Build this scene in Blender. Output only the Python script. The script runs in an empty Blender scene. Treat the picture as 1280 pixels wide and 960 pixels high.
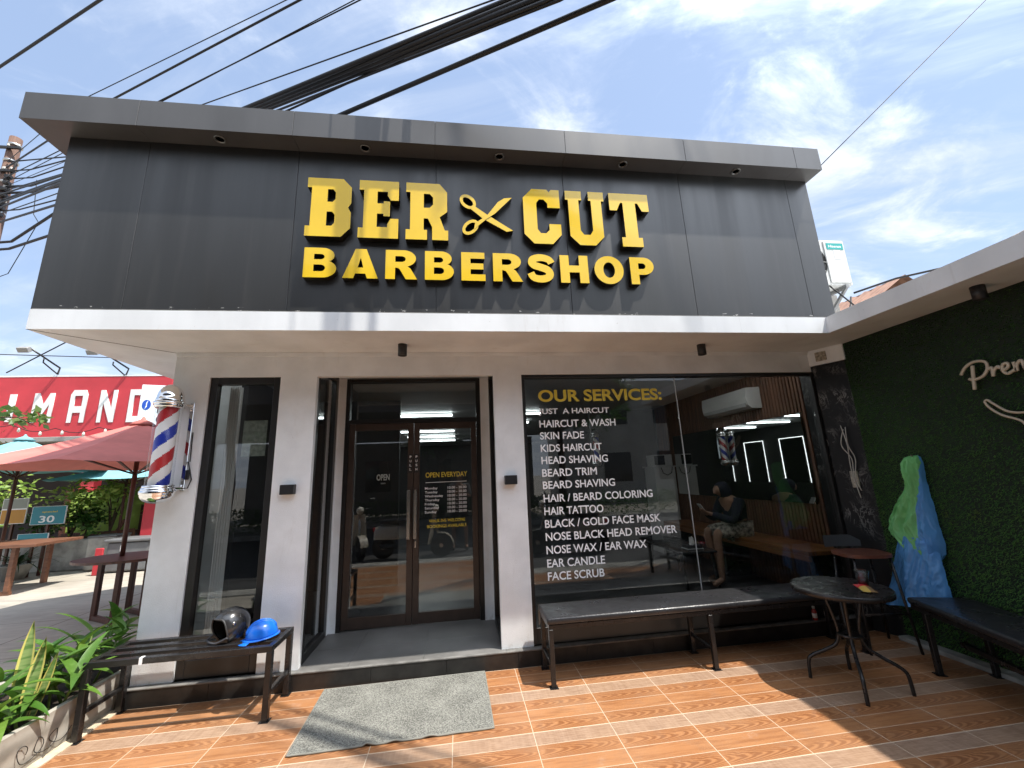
import bpy, bmesh, math, random
import numpy as np
from mathutils import Vector, Matrix, noise as mnoise

random.seed(7)
R = math.radians
scn = bpy.context.scene
COL = scn.collection

# ------------------------------------------------------------------ camera
cam_d = bpy.data.cameras.new("camera")
cam = bpy.data.objects.new("camera", cam_d)
COL.objects.link(cam)
YAW, PITCH, ROLL = 0.1358, 0.2194, -0.0420
fw = Vector((math.sin(YAW) * math.cos(PITCH), math.cos(YAW) * math.cos(PITCH), math.sin(PITCH)))
rt = Vector((math.cos(YAW), -math.sin(YAW), 0))
up = rt.cross(fw)
rt2 = math.cos(ROLL) * rt + math.sin(ROLL) * up
up2 = -math.sin(ROLL) * rt + math.cos(ROLL) * up
m = Matrix((rt2, up2, -fw)).transposed().to_4x4()
m.translation = Vector((2.4112, -3.8601, 1.5871))
cam.matrix_world = m
cam_d.sensor_fit = 'HORIZONTAL'
cam_d.sensor_width = 36.0
cam_d.lens = 506.495 / 1280 * 36.0
cam_d.clip_start = 0.05
cam_d.clip_end = 2000
scn.camera = cam

# ------------------------------------------------------------------ sun, sky, exposure
TO_SUN = Vector((0.415, -0.25, 1.0)).normalized()
sun_d = bpy.data.lights.new("sun", 'SUN')
sun_d.energy = 2.8
sun_d.angle = R(0.8)
sun_d.color = (1.0, 0.95, 0.87)
sun = bpy.data.objects.new("sun", sun_d)
COL.objects.link(sun)
sun.rotation_euler = TO_SUN.to_track_quat('Z', 'Y').to_euler()
sun.location = (5, -5, 12)

scn.view_settings.view_transform = 'Standard'
scn.view_settings.look = 'None'
scn.view_settings.exposure = 1.40
scn.view_settings.gamma = 1.0
scn.view_settings.use_curve_mapping = False
cy = scn.cycles
cy.use_denoising = True
cy.max_bounces = 8
cy.diffuse_bounces = 4
cy.glossy_bounces = 5
cy.transparent_max_bounces = 12
cy.caustics_reflective = False
cy.caustics_refractive = False
cy.sample_clamp_indirect = 6.0


# ------------------------------------------------------------------ node expressions
class NX:
    """wraps a socket so that shader maths reads like maths"""
    def __init__(s, nt, sock): s.nt, s.s = nt, sock
    def _op(s, op, *a):
        n = s.nt.nodes.new('ShaderNodeMath'); n.operation = op
        for i, v in enumerate((s,) + a):
            if isinstance(v, NX): s.nt.links.new(v.s, n.inputs[i])
            else: n.inputs[i].default_value = v
        return NX(s.nt, n.outputs[0])
    def __add__(s, o): return s._op('ADD', o)
    def __radd__(s, o): return s._op('ADD', o)
    def __sub__(s, o): return s._op('SUBTRACT', o)
    def __rsub__(s, o): return (s * -1) + o
    def __mul__(s, o): return s._op('MULTIPLY', o)
    def __rmul__(s, o): return s._op('MULTIPLY', o)
    def __truediv__(s, o): return s._op('DIVIDE', o)
    def __pow__(s, o): return s._op('POWER', o)
    def floor(s): return s._op('FLOOR')
    def frac(s): return s._op('FRACT')
    def sin(s): return s._op('SINE')
    def abs(s): return s._op('ABSOLUTE')
    def lt(s, o): return s._op('LESS_THAN', o)
    def gt(s, o): return s._op('GREATER_THAN', o)
    def max(s, o): return s._op('MAXIMUM', o)
    def min(s, o): return s._op('MINIMUM', o)
    def ramp(s, a, b, c=0.0, d=1.0):
        n = s.nt.nodes.new('ShaderNodeMapRange'); n.interpolation_type = 'SMOOTHSTEP'
        s.nt.links.new(s.s, n.inputs[0])
        for i, v in zip((1, 2, 3, 4), (a, b, c, d)): n.inputs[i].default_value = v
        return NX(s.nt, n.outputs[0])


def vec(nt, x, y, z):
    n = nt.nodes.new('ShaderNodeCombineXYZ')
    for i, v in enumerate((x, y, z)):
        if isinstance(v, NX): nt.links.new(v.s, n.inputs[i])
        else: n.inputs[i].default_value = v
    return n.outputs[0]


def position(nt):
    g = nt.nodes.new('ShaderNodeNewGeometry')
    sp = nt.nodes.new('ShaderNodeSeparateXYZ')
    nt.links.new(g.outputs['Position'], sp.inputs[0])
    return g.outputs['Position'], [NX(nt, sp.outputs[i]) for i in range(3)]


def noise_n(nt, v, scale, detail=4, rough=0.55, dist=0.0):
    n = nt.nodes.new('ShaderNodeTexNoise')
    nt.links.new(v, n.inputs['Vector'])
    n.inputs['Scale'].default_value = scale
    n.inputs['Detail'].default_value = detail
    n.inputs['Roughness'].default_value = rough
    n.inputs['Distortion'].default_value = dist
    return NX(nt, n.outputs[0])


def mixc(nt, f, a, b):
    n = nt.nodes.new('ShaderNodeMix'); n.data_type = 'RGBA'
    for k, v in ((0, f), (6, a), (7, b)):
        if isinstance(v, NX): nt.links.new(v.s, n.inputs[k])
        elif hasattr(v, 'is_linked'): nt.links.new(v, n.inputs[k])
        elif isinstance(v, (int, float)): n.inputs[k].default_value = v
        else: n.inputs[k].default_value = (*v, 1)
    return n.outputs[2]


# ------------------------------------------------------------------ world: Nishita sky with cloud layers
W = bpy.data.worlds.new("World"); scn.world = W; W.use_nodes = True
nt = W.node_tree; nt.nodes.clear()
out = nt.nodes.new('ShaderNodeOutputWorld'); bg = nt.nodes.new('ShaderNodeBackground')
nt.links.new(bg.outputs[0], out.inputs[0])
sky = nt.nodes.new('ShaderNodeTexSky'); sky.sky_type = 'NISHITA'; sky.sun_disc = False
sky.sun_elevation = math.asin(TO_SUN.z)
sky.sun_rotation = math.atan2(TO_SUN.x, TO_SUN.y)
sky.air_density = 1.0; sky.dust_density = 1.2; sky.ozone_density = 1.6
tc = nt.nodes.new('ShaderNodeTexCoord')
sp = nt.nodes.new('ShaderNodeSeparateXYZ'); nt.links.new(tc.outputs['Generated'], sp.inputs[0])
dx, dy, dz = [NX(nt, sp.outputs[i]) for i in range(3)]
den = dz.max(0.0) + 0.16
px, py = dx / den, dy / den
v1 = vec(nt, px * 1.0 + py * 0.25, py * 1.25 - px * 0.2, 8.8)
big = noise_n(nt, v1, 0.85, 2, 0.5)
med = noise_n(nt, v1, 3.0, 9, 0.62, 0.5)
v2 = vec(nt, px * 0.45 - py * 0.5, py * 2.2 + px * 1.0, 8.8)
cir = noise_n(nt, v2, 2.2, 8, 0.6, 0.8)
puff = (med * 0.62 + big * 0.62).ramp(0.585, 0.80)
wisp = (cir * 0.8 + big * 0.25).ramp(0.46, 0.78) * 0.62
cloud = (puff + wisp - puff * wisp).min(1.0)
sd = dx * TO_SUN.x + dy * TO_SUN.y + dz * TO_SUN.z          # extra cloud and brightness added to the unseen sky behind, as facade fill light
fill_veil = (dy * -1.0).ramp(0.02, 0.5) * 0.8
cloud = (cloud + fill_veil - cloud * fill_veil).min(1.0)
fill_gain = sd.ramp(0.60, 0.98, 1.0, 4.0)
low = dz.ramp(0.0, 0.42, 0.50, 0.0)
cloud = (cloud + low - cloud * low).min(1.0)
blue = mixc(nt, 0.72, sky.outputs[0], (1.22, 1.58, 2.25))
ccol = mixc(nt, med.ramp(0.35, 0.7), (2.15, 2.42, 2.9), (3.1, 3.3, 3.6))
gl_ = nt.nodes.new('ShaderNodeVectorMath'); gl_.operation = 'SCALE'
nt.links.new(ccol, gl_.inputs[0]); nt.links.new(fill_gain.s, gl_.inputs['Scale'])
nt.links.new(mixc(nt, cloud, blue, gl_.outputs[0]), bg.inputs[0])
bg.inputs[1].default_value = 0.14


# ------------------------------------------------------------------ materials
MATS = {}


def mat(name, col, rough=0.5, metal=0.0, var=0.0, scale=6.0, bump=0.0, bscale=60.0, spec=0.5, col2=None, rvar=0.0,
        emit=None, estr=0.0, coat=0.0, detail=5, island=0.0, stretch=(1, 1, 1), trans=0.0, alpha=1.0):
    if name in MATS: return MATS[name]
    M = bpy.data.materials.new(name); M.use_nodes = True
    t = M.node_tree; b = t.nodes['Principled BSDF']
    b.inputs['Base Color'].default_value = (*col, 1)
    b.inputs['Roughness'].default_value = rough
    b.inputs['Metallic'].default_value = metal
    b.inputs['Specular IOR Level'].default_value = spec
    b.inputs['Coat Weight'].default_value = coat
    b.inputs['Alpha'].default_value = alpha
    if trans: b.inputs['Transmission Weight'].default_value = trans
    if emit:
        b.inputs['Emission Color'].default_value = (*emit, 1); b.inputs['Emission Strength'].default_value = estr
    if var or bump or rvar or col2:
        pos, (x, y, z) = position(t)
        if stretch != (1, 1, 1): pos = vec(t, x * stretch[0], y * stretch[1], z * stretch[2])
        n = noise_n(t, pos, scale, detail)
        c2 = col2 if col2 else tuple(max(0, c * (1 - var)) for c in col)
        c1 = col if col2 else tuple(min(1, c * (1 + var * 0.6)) for c in col)
        if var or col2:
            t.links.new(mixc(t, n.ramp(0.3, 0.7), c1, c2), b.inputs['Base Color'])
        if rvar:
            t.links.new(n.ramp(0.3, 0.7, max(0.02, rough - rvar), min(1, rough + rvar)).s, b.inputs['Roughness'])
        if bump:
            bn = t.nodes.new('ShaderNodeBump'); bn.inputs['Strength'].default_value = min(1, bump)
            bn.inputs['Distance'].default_value = 0.01
            t.links.new(noise_n(t, pos, bscale, 4).s, bn.inputs['Height'])
            t.links.new(bn.outputs[0], b.inputs['Normal'])
    if island:
        g = t.nodes.new('ShaderNodeNewGeometry')
        f = NX(t, g.outputs['Random Per Island'])
        t.links.new(mixc(t, f, col, col2 or tuple(c * (1 - island) for c in col)), b.inputs['Base Color'])
    MATS[name] = M
    return M


def glass_mat(name, tint, boost=1.0, rough=0.0):
    M = bpy.data.materials.new(name); M.use_nodes = True
    t = M.node_tree; t.nodes.clear()
    o = t.nodes.new('ShaderNodeOutputMaterial'); mx = t.nodes.new('ShaderNodeMixShader')
    tr = t.nodes.new('ShaderNodeBsdfTransparent'); tr.inputs[0].default_value = (*tint, 1)
    gl = t.nodes.new('ShaderNodeBsdfGlossy'); gl.inputs['Roughness'].default_value = rough
    ge = t.nodes.new('ShaderNodeNewGeometry'); dt = t.nodes.new('ShaderNodeVectorMath'); dt.operation = 'DOT_PRODUCT'
    t.links.new(ge.outputs['Normal'], dt.inputs[0]); t.links.new(ge.outputs['Incoming'], dt.inputs[1])
    f = (((1.0 - NX(t, dt.outputs['Value']).abs()) ** 5.0 * 0.96 + 0.04) * boost).min(1.0)
    t.links.new(f.s, mx.inputs[0]); t.links.new(tr.outputs[0], mx.inputs[1]); t.links.new(gl.outputs[0], mx.inputs[2])
    t.links.new(mx.outputs[0], o.inputs[0])
    MATS[name] = M
    return M


white = mat('white_paint', (0.79, 0.81, 0.82), 0.6, var=0.10, scale=2.2, bump=0.12, bscale=220, stretch=(1, 1, 0.35))
white_rough = mat('white_render', (0.79, 0.81, 0.82), 0.65, var=0.09, scale=3.0, bump=0.3, bscale=140)
acp = mat('black_panel', (0.024, 0.0235, 0.022), 0.36, var=0.35, scale=2.2, rvar=0.07, bump=0.03, bscale=5, stretch=(2.2, 1, 0.12), spec=0.85)
_t = acp.node_tree; _b = _t.nodes['Principled BSDF']; _p, (_x, _y, _z) = position(_t)
_ch = noise_n(_t, vec(_t, _x * 14, _y * 14, _z * 40), 1.0, 3, 0.7).gt(0.63) * noise_n(_t, _p, 1.7, 2).gt(0.50) * (_z * -1.0 + 2.985).gt(0.0)
_st = noise_n(_t, vec(_t, _x * 9, _y * 3, _z * 0.5), 1.0, 5, 0.65).ramp(0.52, 0.78)
_old = _b.inputs['Base Color'].links[0].from_socket
_t.links.new(mixc(_t, _ch * 0.8, mixc(_t, _st * 0.32, _old, (0.06, 0.056, 0.05)), (0.62, 0.60, 0.56)), _b.inputs['Base Color'])
for _m in (white, white_rough):
    _t = _m.node_tree; _b = _t.nodes['Principled BSDF']; _p, (_x, _y, _z) = position(_t)
    _old = _b.inputs['Base Color'].links[0].from_socket
    _sc = noise_n(_t, vec(_t, _x * 5, _y * 5, _z * 1.3), 1.0, 7, 0.72, 0.4).ramp(0.57, 0.80)
    _sp = noise_n(_t, _p, 26, 4, 0.7).gt(0.70) * noise_n(_t, _p, 1.4, 2).gt(0.48)
    _sl = (noise_n(_t, vec(_t, _x * 16, _y * 16, _z * 9), 1.0, 6, 0.75) - (_z - 0.13) * 0.55).ramp(0.50, 0.62)
    _dr = noise_n(_t, vec(_t, _x * 20, _y * 20, _z * 0.8), 1.0, 4, 0.6).ramp(0.64, 0.76)
    _c = mixc(_t, _sp * 0.45, mixc(_t, _sc * 0.45, _old, (0.50, 0.46, 0.40)), (0.36, 0.33, 0.29))
    _t.links.new(mixc(_t, _dr * 0.16, mixc(_t, _sl * 0.30, _c, (0.38, 0.32, 0.25)), (0.40, 0.38, 0.35)), _b.inputs['Base Color'])
acp_f = mat('grey_panel', (0.085, 0.083, 0.082), 0.38, var=0.22, scale=1.8, rvar=0.07, bump=0.03, bscale=5, stretch=(1, 1, 0.3), spec=0.55)
gap_m = mat('panel_gap', (0.008, 0.008, 0.008), 0.8)
plinth_m = mat('black_tile', (0.018, 0.017, 0.016), 0.42, var=0.5, scale=8, rvar=0.12)
ledge_m = mat('grey_cement', (0.17, 0.165, 0.155), 0.75, var=0.35, scale=9, bump=0.3, bscale=150)
frame_m = mat('black_aluminium', (0.014, 0.013, 0.0125), 0.36, var=0.2, scale=9)
door_m = mat('brown_aluminium', (0.052, 0.035, 0.027), 0.38, var=0.2, scale=9)
steel = mat('brushed_steel', (0.55, 0.54, 0.51), 0.26, 1.0, var=0.1, scale=30, stretch=(1, 1, 0.1))
chrome = mat('chrome', (0.82, 0.82, 0.83), 0.06, 1.0)
bmetal = mat('black_metal', (0.014, 0.013, 0.013), 0.32, var=0.4, scale=14, bump=0.05, bscale=90, rvar=0.1)
bplastic = mat('black_plastic', (0.016, 0.016, 0.017), 0.42)
leather = mat('black_vinyl', (0.022, 0.022, 0.024), 0.36, var=0.35, scale=5, bump=0.22, bscale=45, rvar=0.12)
yellow = mat('yellow_acrylic', (0.88, 0.58, 0.020), 0.18, var=0.07, scale=2, spec=0.6, coat=0.3)
yellow_v = mat('yellow_vinyl', (0.72, 0.55, 0.05), 0.5)
white_v = mat('white_vinyl', (0.95, 0.95, 0.95), 0.5)
side_m = mat('letter_side', (0.012, 0.010, 0.006), 0.4)
glass = glass_mat('window_glass', (0.84, 0.86, 0.85), 1.9)
clear = glass_mat('cup_plastic', (0.86, 0.87, 0.87), 2.2)
clear = glass_mat('clear_plastic', (0.97, 0.97, 0.97), 0.6)
mirror_m = mat('mirror', (0.72, 0.74, 0.74), 0.015, 1.0)
inner_wall = mat('inner_dark_wall', (0.028, 0.026, 0.026), 0.6, var=0.2, scale=3)
inner_white = mat('inner_white', (0.42, 0.42, 0.41), 0.6, var=0.1, scale=2)
inner_floor = mat('inner_floor', (0.07, 0.07, 0.072), 0.28, var=0.3, scale=2)
led = mat('led_tube', (1, 1, 1), 0.5, emit=(0.90, 0.97, 1.0), estr=4.0)
led_strip = mat('led_strip', (1, 1, 1), 0.5, emit=(0.95, 0.98, 1.0), estr=1.6)
wood_bench = mat('bench_wood', (0.26, 0.105, 0.034), 0.4, col2=(0.16, 0.058, 0.018), scale=4, stretch=(8, 0.8, 8))
slat_m = mat('slat_wood', (0.19, 0.088, 0.050), 0.5, col2=(0.11, 0.050, 0.028), scale=3, stretch=(10, 10, 0.6))
appliance = mat('appliance_white', (0.62, 0.62, 0.60), 0.4, var=0.06, scale=3)
concrete = mat('concrete', (0.33, 0.32, 0.29), 0.85, var=0.45, scale=3.5, bump=0.4, bscale=60)
soil = mat('soil', (0.035, 0.024, 0.016), 0.95, var=0.5, scale=30, bump=0.8, bscale=70)
teak = mat('dark_teak', (0.115, 0.040, 0.024), 0.45, col2=(0.06, 0.022, 0.014), scale=5, stretch=(6, 6, 0.7))
teak_l = mat('light_teak', (0.20, 0.085, 0.045), 0.5, col2=(0.12, 0.05, 0.026), scale=5, stretch=(1, 6, 6))
asphalt = mat('asphalt', (0.055, 0.055, 0.056), 0.85, var=0.3, scale=3, bump=0.4, bscale=180)
cable_m = mat('cable_rubber', (0.010, 0.010, 0.012), 0.55)
pole_m = mat('weathered_wood', (0.17, 0.095, 0.065), 0.8, col2=(0.10, 0.055, 0.04), scale=4, stretch=(6, 6, 0.5), bump=0.4, bscale=30)


# ------------------------------------------------------------------ mesh helpers
class MB:
    def __init__(s): s.bm = bmesh.new()

    def box(s, x0, x1, y0, y1, z0, z1, bev=0.0, M=None, mi=0, seg=1):
        r = bmesh.ops.create_cube(s.bm, size=1.0)
        vs = r['verts']
        for v in vs:
            v.co = Vector((x0 + (v.co.x + .5) * (x1 - x0), y0 + (v.co.y + .5) * (y1 - y0), z0 + (v.co.z + .5) * (z1 - z0)))
        fs = list({f for v in vs for f in v.link_faces})
        for f in fs: f.material_index = mi
        if bev:
            es = list({e for v in vs for e in v.link_edges})
            rr = bmesh.ops.bevel(s.bm, geom=es, offset=bev, segments=seg, profile=0.5, affect='EDGES')
            vs = list({v for f in rr['faces'] for v in f.verts} | {v for v in vs if v.is_valid})
            for f in rr['faces']: f.material_index = mi
        if M is not None: bmesh.ops.transform(s.bm, matrix=M, verts=vs)
        return s

    def bar(s, a, b, w, h=None, bev=0.0, upv=(0, 0, 1), mi=0):
        a, b = Vector(a), Vector(b); h = h or w
        d = (b - a); L = d.length; d.normalize()
        u = Vector(upv)
        if abs(d.dot(u)) > .98: u = Vector((0, 1, 0))
        x = d.cross(u).normalized(); y = x.cross(d)
        Mx = Matrix((x, d, y)).transposed().to_4x4(); Mx.translation = a
        return s.box(-w / 2, w / 2, 0, L, -h / 2, h / 2, bev, Mx, mi)

    def tube(s, pts, r, seg=8, closed=False, mi=0):
        pts = [Vector(p) for p in pts]; n = len(pts); rings = []
        prev = None
        for i, p in enumerate(pts):
            t = (pts[(i + 1) % n] - pts[i - 1]) if closed else (pts[min(i + 1, n - 1)] - pts[max(i - 1, 0)])
            t.normalize()
            if prev is None:
                u = Vector((0, 0, 1)) if abs(t.z) < .9 else Vector((1, 0, 0))
                x = t.cross(u).normalized()
            else:
                x = (prev - t * prev.dot(t)).normalized()
            prev = x; y = t.cross(x)
            rr = r[i] if isinstance(r, (list, tuple)) else r
            rings.append([s.bm.verts.new(p + rr * (math.cos(2 * math.pi * k / seg) * x + math.sin(2 * math.pi * k / seg) * y)) for k in range(seg)])
        m_ = n if closed else n - 1
        for i in range(m_):
            A, B = rings[i], rings[(i + 1) % n]
            for k in range(seg):
                f = s.bm.faces.new((A[k], A[(k + 1) % seg], B[(k + 1) % seg], B[k])); f.smooth = True; f.material_index = mi
        if not closed:
            for rg, fl in ((rings[0], True), (rings[-1], False)):
                f = s.bm.faces.new(rg[::-1] if fl else rg); f.material_index = mi
        return s

    def lathe(s, prof, c=(0, 0, 0), seg=24, M=None, mi=0, sx=1.0, sy=1.0, a0=0.0, a1=None, mif=None):
        full = a1 is None
        a1 = 2 * math.pi if full else a1
        c = Vector(c); rings = []
        cnt = seg if full else seg + 1
        for (r, z) in prof:
            ring = []
            for k in range(cnt):
                a = a0 + (a1 - a0) * k / seg
                p = Vector((r * math.cos(a) * sx, r * math.sin(a) * sy, z))
                if M is not None: p = M @ p
                ring.append(s.bm.verts.new(p + c))
            rings.append(ring)
        for i in range(len(rings) - 1):
            for k in range(seg):
                A, B = rings[i], rings[i + 1]; k2 = (k + 1) % cnt
                try:
                    f = s.bm.faces.new((A[k], A[k2], B[k2], B[k])); f.smooth = True
                    f.material_index = mif(i, k) if mif else mi
                except ValueError: pass
        if full:
            for rg, fl, pr in ((rings[0], True, prof[0]), (rings[-1], False, prof[-1])):
                if pr[0] > 1e-4:
                    f = s.bm.faces.new(rg[::-1] if fl else rg); f.material_index = mi
        return s

    def prism(s, poly, z0, z1, M=None, mi=0, mi_side=None):
        lo = [s.bm.verts.new((x, y, z0)) for x, y in poly]; hi = [s.bm.verts.new((x, y, z1)) for x, y in poly]
        n = len(poly)
        f = s.bm.faces.new(lo[::-1]); f.material_index = mi
        f = s.bm.faces.new(hi); f.material_index = mi
        for k in range(n):
            f = s.bm.faces.new((lo[k], lo[(k + 1) % n], hi[(k + 1) % n], hi[k])); f.material_index = mi if mi_side is None else mi_side
        if M is not None: bmesh.ops.transform(s.bm, matrix=M, verts=lo + hi)
        return s

    def grid(s, fn, nu, nv, mi=0, smooth=True, mif=None):
        V = [[s.bm.verts.new(fn(i / nu, j / nv)) for j in range(nv + 1)] for i in range(nu + 1)]
        for i in range(nu):
            for j in range(nv):
                f = s.bm.faces.new((V[i][j], V[i + 1][j], V[i + 1][j + 1], V[i][j + 1]))
                f.smooth = smooth; f.material_index = mif(i, j) if mif else mi
        return s

    def mesh(s, me):
        s.bm.from_mesh(me); return s

    def build(s, name, mats, parent=None, recalc=True):
        if recalc: bmesh.ops.recalc_face_normals(s.bm, faces=s.bm.faces)
        me = bpy.data.meshes.new(name); s.bm.to_mesh(me); s.bm.free()
        return link(name, me, mats, parent)


def link(name, me, mats, parent=None):
    o = bpy.data.objects.new(name, me); COL.objects.link(o)
    for mm in (mats if isinstance(mats, (list, tuple)) else [mats]): me.materials.append(mm)
    if parent is not None:
        o.parent = parent
        if parent.type == 'EMPTY': o.matrix_parent_inverse = parent.matrix_basis.inverted()
    return o


def tag(o, label=None, cat=None, group=None, kind=None):
    if label: o['label'] = label
    if cat: o['category'] = cat
    if group: o['group'] = group
    if kind: o['kind'] = kind
    return o


def thing(name, label, cat, loc=(0, 0, 0), group=None):
    o = bpy.data.objects.new(name, None); COL.objects.link(o); o.location = loc
    o.empty_display_size = 0.1
    return tag(o, label, cat, group)


def copy_thing(root, loc, rotz=0, label=None, group=None):
    def cp(o, p):
        c = o.copy(); COL.objects.link(c)
        if p is not None: c.parent = p
        for ch in o.children: cp(ch, c)
        return c
    r = cp(root, None); r.location = loc; r.rotation_euler = (0, 0, rotz)
    if label: r['label'] = label
    if group: r['group'] = group
    return r


def pymesh(name, V, F, mats, parent=None, smooth=False):
    me = bpy.data.meshes.new(name); me.from_pydata(V, [], F)
    if smooth:
        me.polygons.foreach_set('use_smooth', [True] * len(me.polygons))
    me.update()
    return link(name, me, mats, parent)


XZ = Matrix(((1, 0, 0, 0), (0, 0, -1, 0), (0, 1, 0, 0), (0, 0, 0, 1)))   # drawing plane facing -y
YZ = Matrix(((0, 0, -1, 0), (-1, 0, 0, 0), (0, 1, 0, 0), (0, 0, 0, 1)))  # drawing plane facing -x, u runs to -y


def curve_mesh(c):
    o = bpy.data.objects.new('tmp', c); COL.objects.link(o)
    dg = bpy.context.evaluated_depsgraph_get()
    me = bpy.data.meshes.new_from_object(o.evaluated_get(dg))
    bpy.data.objects.remove(o)
    return me


def text_mesh(body, u0, u1, v0, v1, frame, depth=0.0015, bold=0.0, origin=(0, 0, 0), fitv=True, res=4, shear=0.0, space=1.0):
    """text fitted to the rectangle u0..u1, v0..v1 of a drawing plane"""
    c = bpy.data.curves.new('t', 'FONT'); c.body = body; c.extrude = 0.5; c.offset = bold; c.resolution_u = res
    c.shear = shear; c.space_character = space
    me = curve_mesh(c); me.materials.clear()
    co = np.empty(len(me.vertices) * 3); me.vertices.foreach_get('co', co); co = co.reshape(-1, 3)
    lo, hi = co.min(0), co.max(0)
    co[:, 0] = u0 + (co[:, 0] - lo[0]) / max(1e-6, hi[0] - lo[0]) * (u1 - u0)
    co[:, 1] = v0 + (co[:, 1] - lo[1]) / max(1e-6, hi[1] - lo[1]) * (v1 - v0)
    co[:, 2] = (co[:, 2] + 0.5) * depth
    me.vertices.foreach_set('co', co.ravel())
    me.transform(Matrix.Translation(origin) @ frame)
    me.update()
    return me


def shape_mesh(loops, depth, frame, origin, bevel=0.0):
    """filled outline with holes, pushed out to a real thickness"""
    c = bpy.data.curves.new('s', 'CURVE'); c.dimensions = '2D'; c.fill_mode = 'BOTH'; c.extrude = depth / 2
    c.bevel_depth = bevel
    for lp in loops:
        sp_ = c.splines.new('POLY'); sp_.points.add(len(lp) - 1)
        for p, q in zip(sp_.points, lp): p.co = (q[0], q[1], 0, 1)
        sp_.use_cyclic_u = True
    me = curve_mesh(c); me.materials.clear()
    me.transform(Matrix.Translation(origin) @ frame @ Matrix.Translation((0, 0, depth / 2)))
    me.update()
    return me


def face_side(me, axis, sign):
    """material 0 on the front face, 1 on the returns"""
    for p in me.polygons:
        p.material_index = 0 if p.normal[axis] * sign > 0.7 else 1


def smooth(pts, n=6):
    P = [Vector(q) for q in pts]; o_ = []
    for i in range(len(P) - 1):
        a_, b_, c_, d_ = P[max(i - 1, 0)], P[i], P[i + 1], P[min(i + 2, len(P) - 1)]
        for j in range(n):
            t_ = j / n
            o_.append(0.5 * ((2 * b_) + (c_ - a_) * t_ + (2 * a_ - 5 * b_ + 4 * c_ - d_) * t_ ** 2 + (3 * b_ - a_ - 3 * c_ + d_) * t_ ** 3))
    return o_ + [P[-1]]


def leafcloud(n, fn, size, flat=0.3, seed=1, aspect=0.5, droop=0.0):
    """n leaf-shaped quads placed by fn(rng)"""
    rng = np.random.default_rng(seed); V = []; F = []
    for i in range(n):
        c = fn(rng); d = rng.normal(size=3); d[2] = d[2] * flat - droop; d /= np.linalg.norm(d)
        u = np.cross(d, rng.normal(size=3)); u /= np.linalg.norm(u)
        L = size * rng.uniform(.6, 1.3); w = L * aspect
        k = len(V)
        V += [tuple(c), tuple(c + d * L * .45 + u * w * .5), tuple(c + d * L), tuple(c + d * L * .45 - u * w * .5)]
        F.append((k, k + 1, k + 2, k + 3))
    return V, F


leaf_mats = {}


def leaf_mat(name, a, b, rough=0.45):
    if name in leaf_mats: return leaf_mats[name]
    M = bpy.data.materials.new(name); M.use_nodes = True
    t = M.node_tree; bs = t.nodes['Principled BSDF']
    g = t.nodes.new('ShaderNodeNewGeometry'); f = NX(t, g.outputs['Random Per Island'])
    c = mixc(t, f, a, b)
    ps, _q = position(t)
    c = mixc(t, noise_n(t, ps, 28, 5, 0.7).ramp(0.48, 0.78) * 0.45, c, tuple(min(1, q * 1.5 + .03) for q in b))
    c = mixc(t, noise_n(t, ps, 5, 3).ramp(0.62, 0.74) * 0.5, c, (b[0] * 1.9, b[1] * 1.15, b[2]))
    t.links.new(c, bs.inputs['Base Color']); bs.inputs['Roughness'].default_value = rough
    tl = t.nodes.new('ShaderNodeBsdfTranslucent'); t.links.new(c, tl.inputs[0])
    mx = t.nodes.new('ShaderNodeMixShader'); mx.inputs[0].default_value = 0.3
    t.links.new(bs.outputs[0], mx.inputs[1]); t.links.new(tl.outputs[0], mx.inputs[2])
    t.links.new(mx.outputs[0], t.nodes['Material Output'].inputs[0])
    leaf_mats[name] = M
    return M


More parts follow.
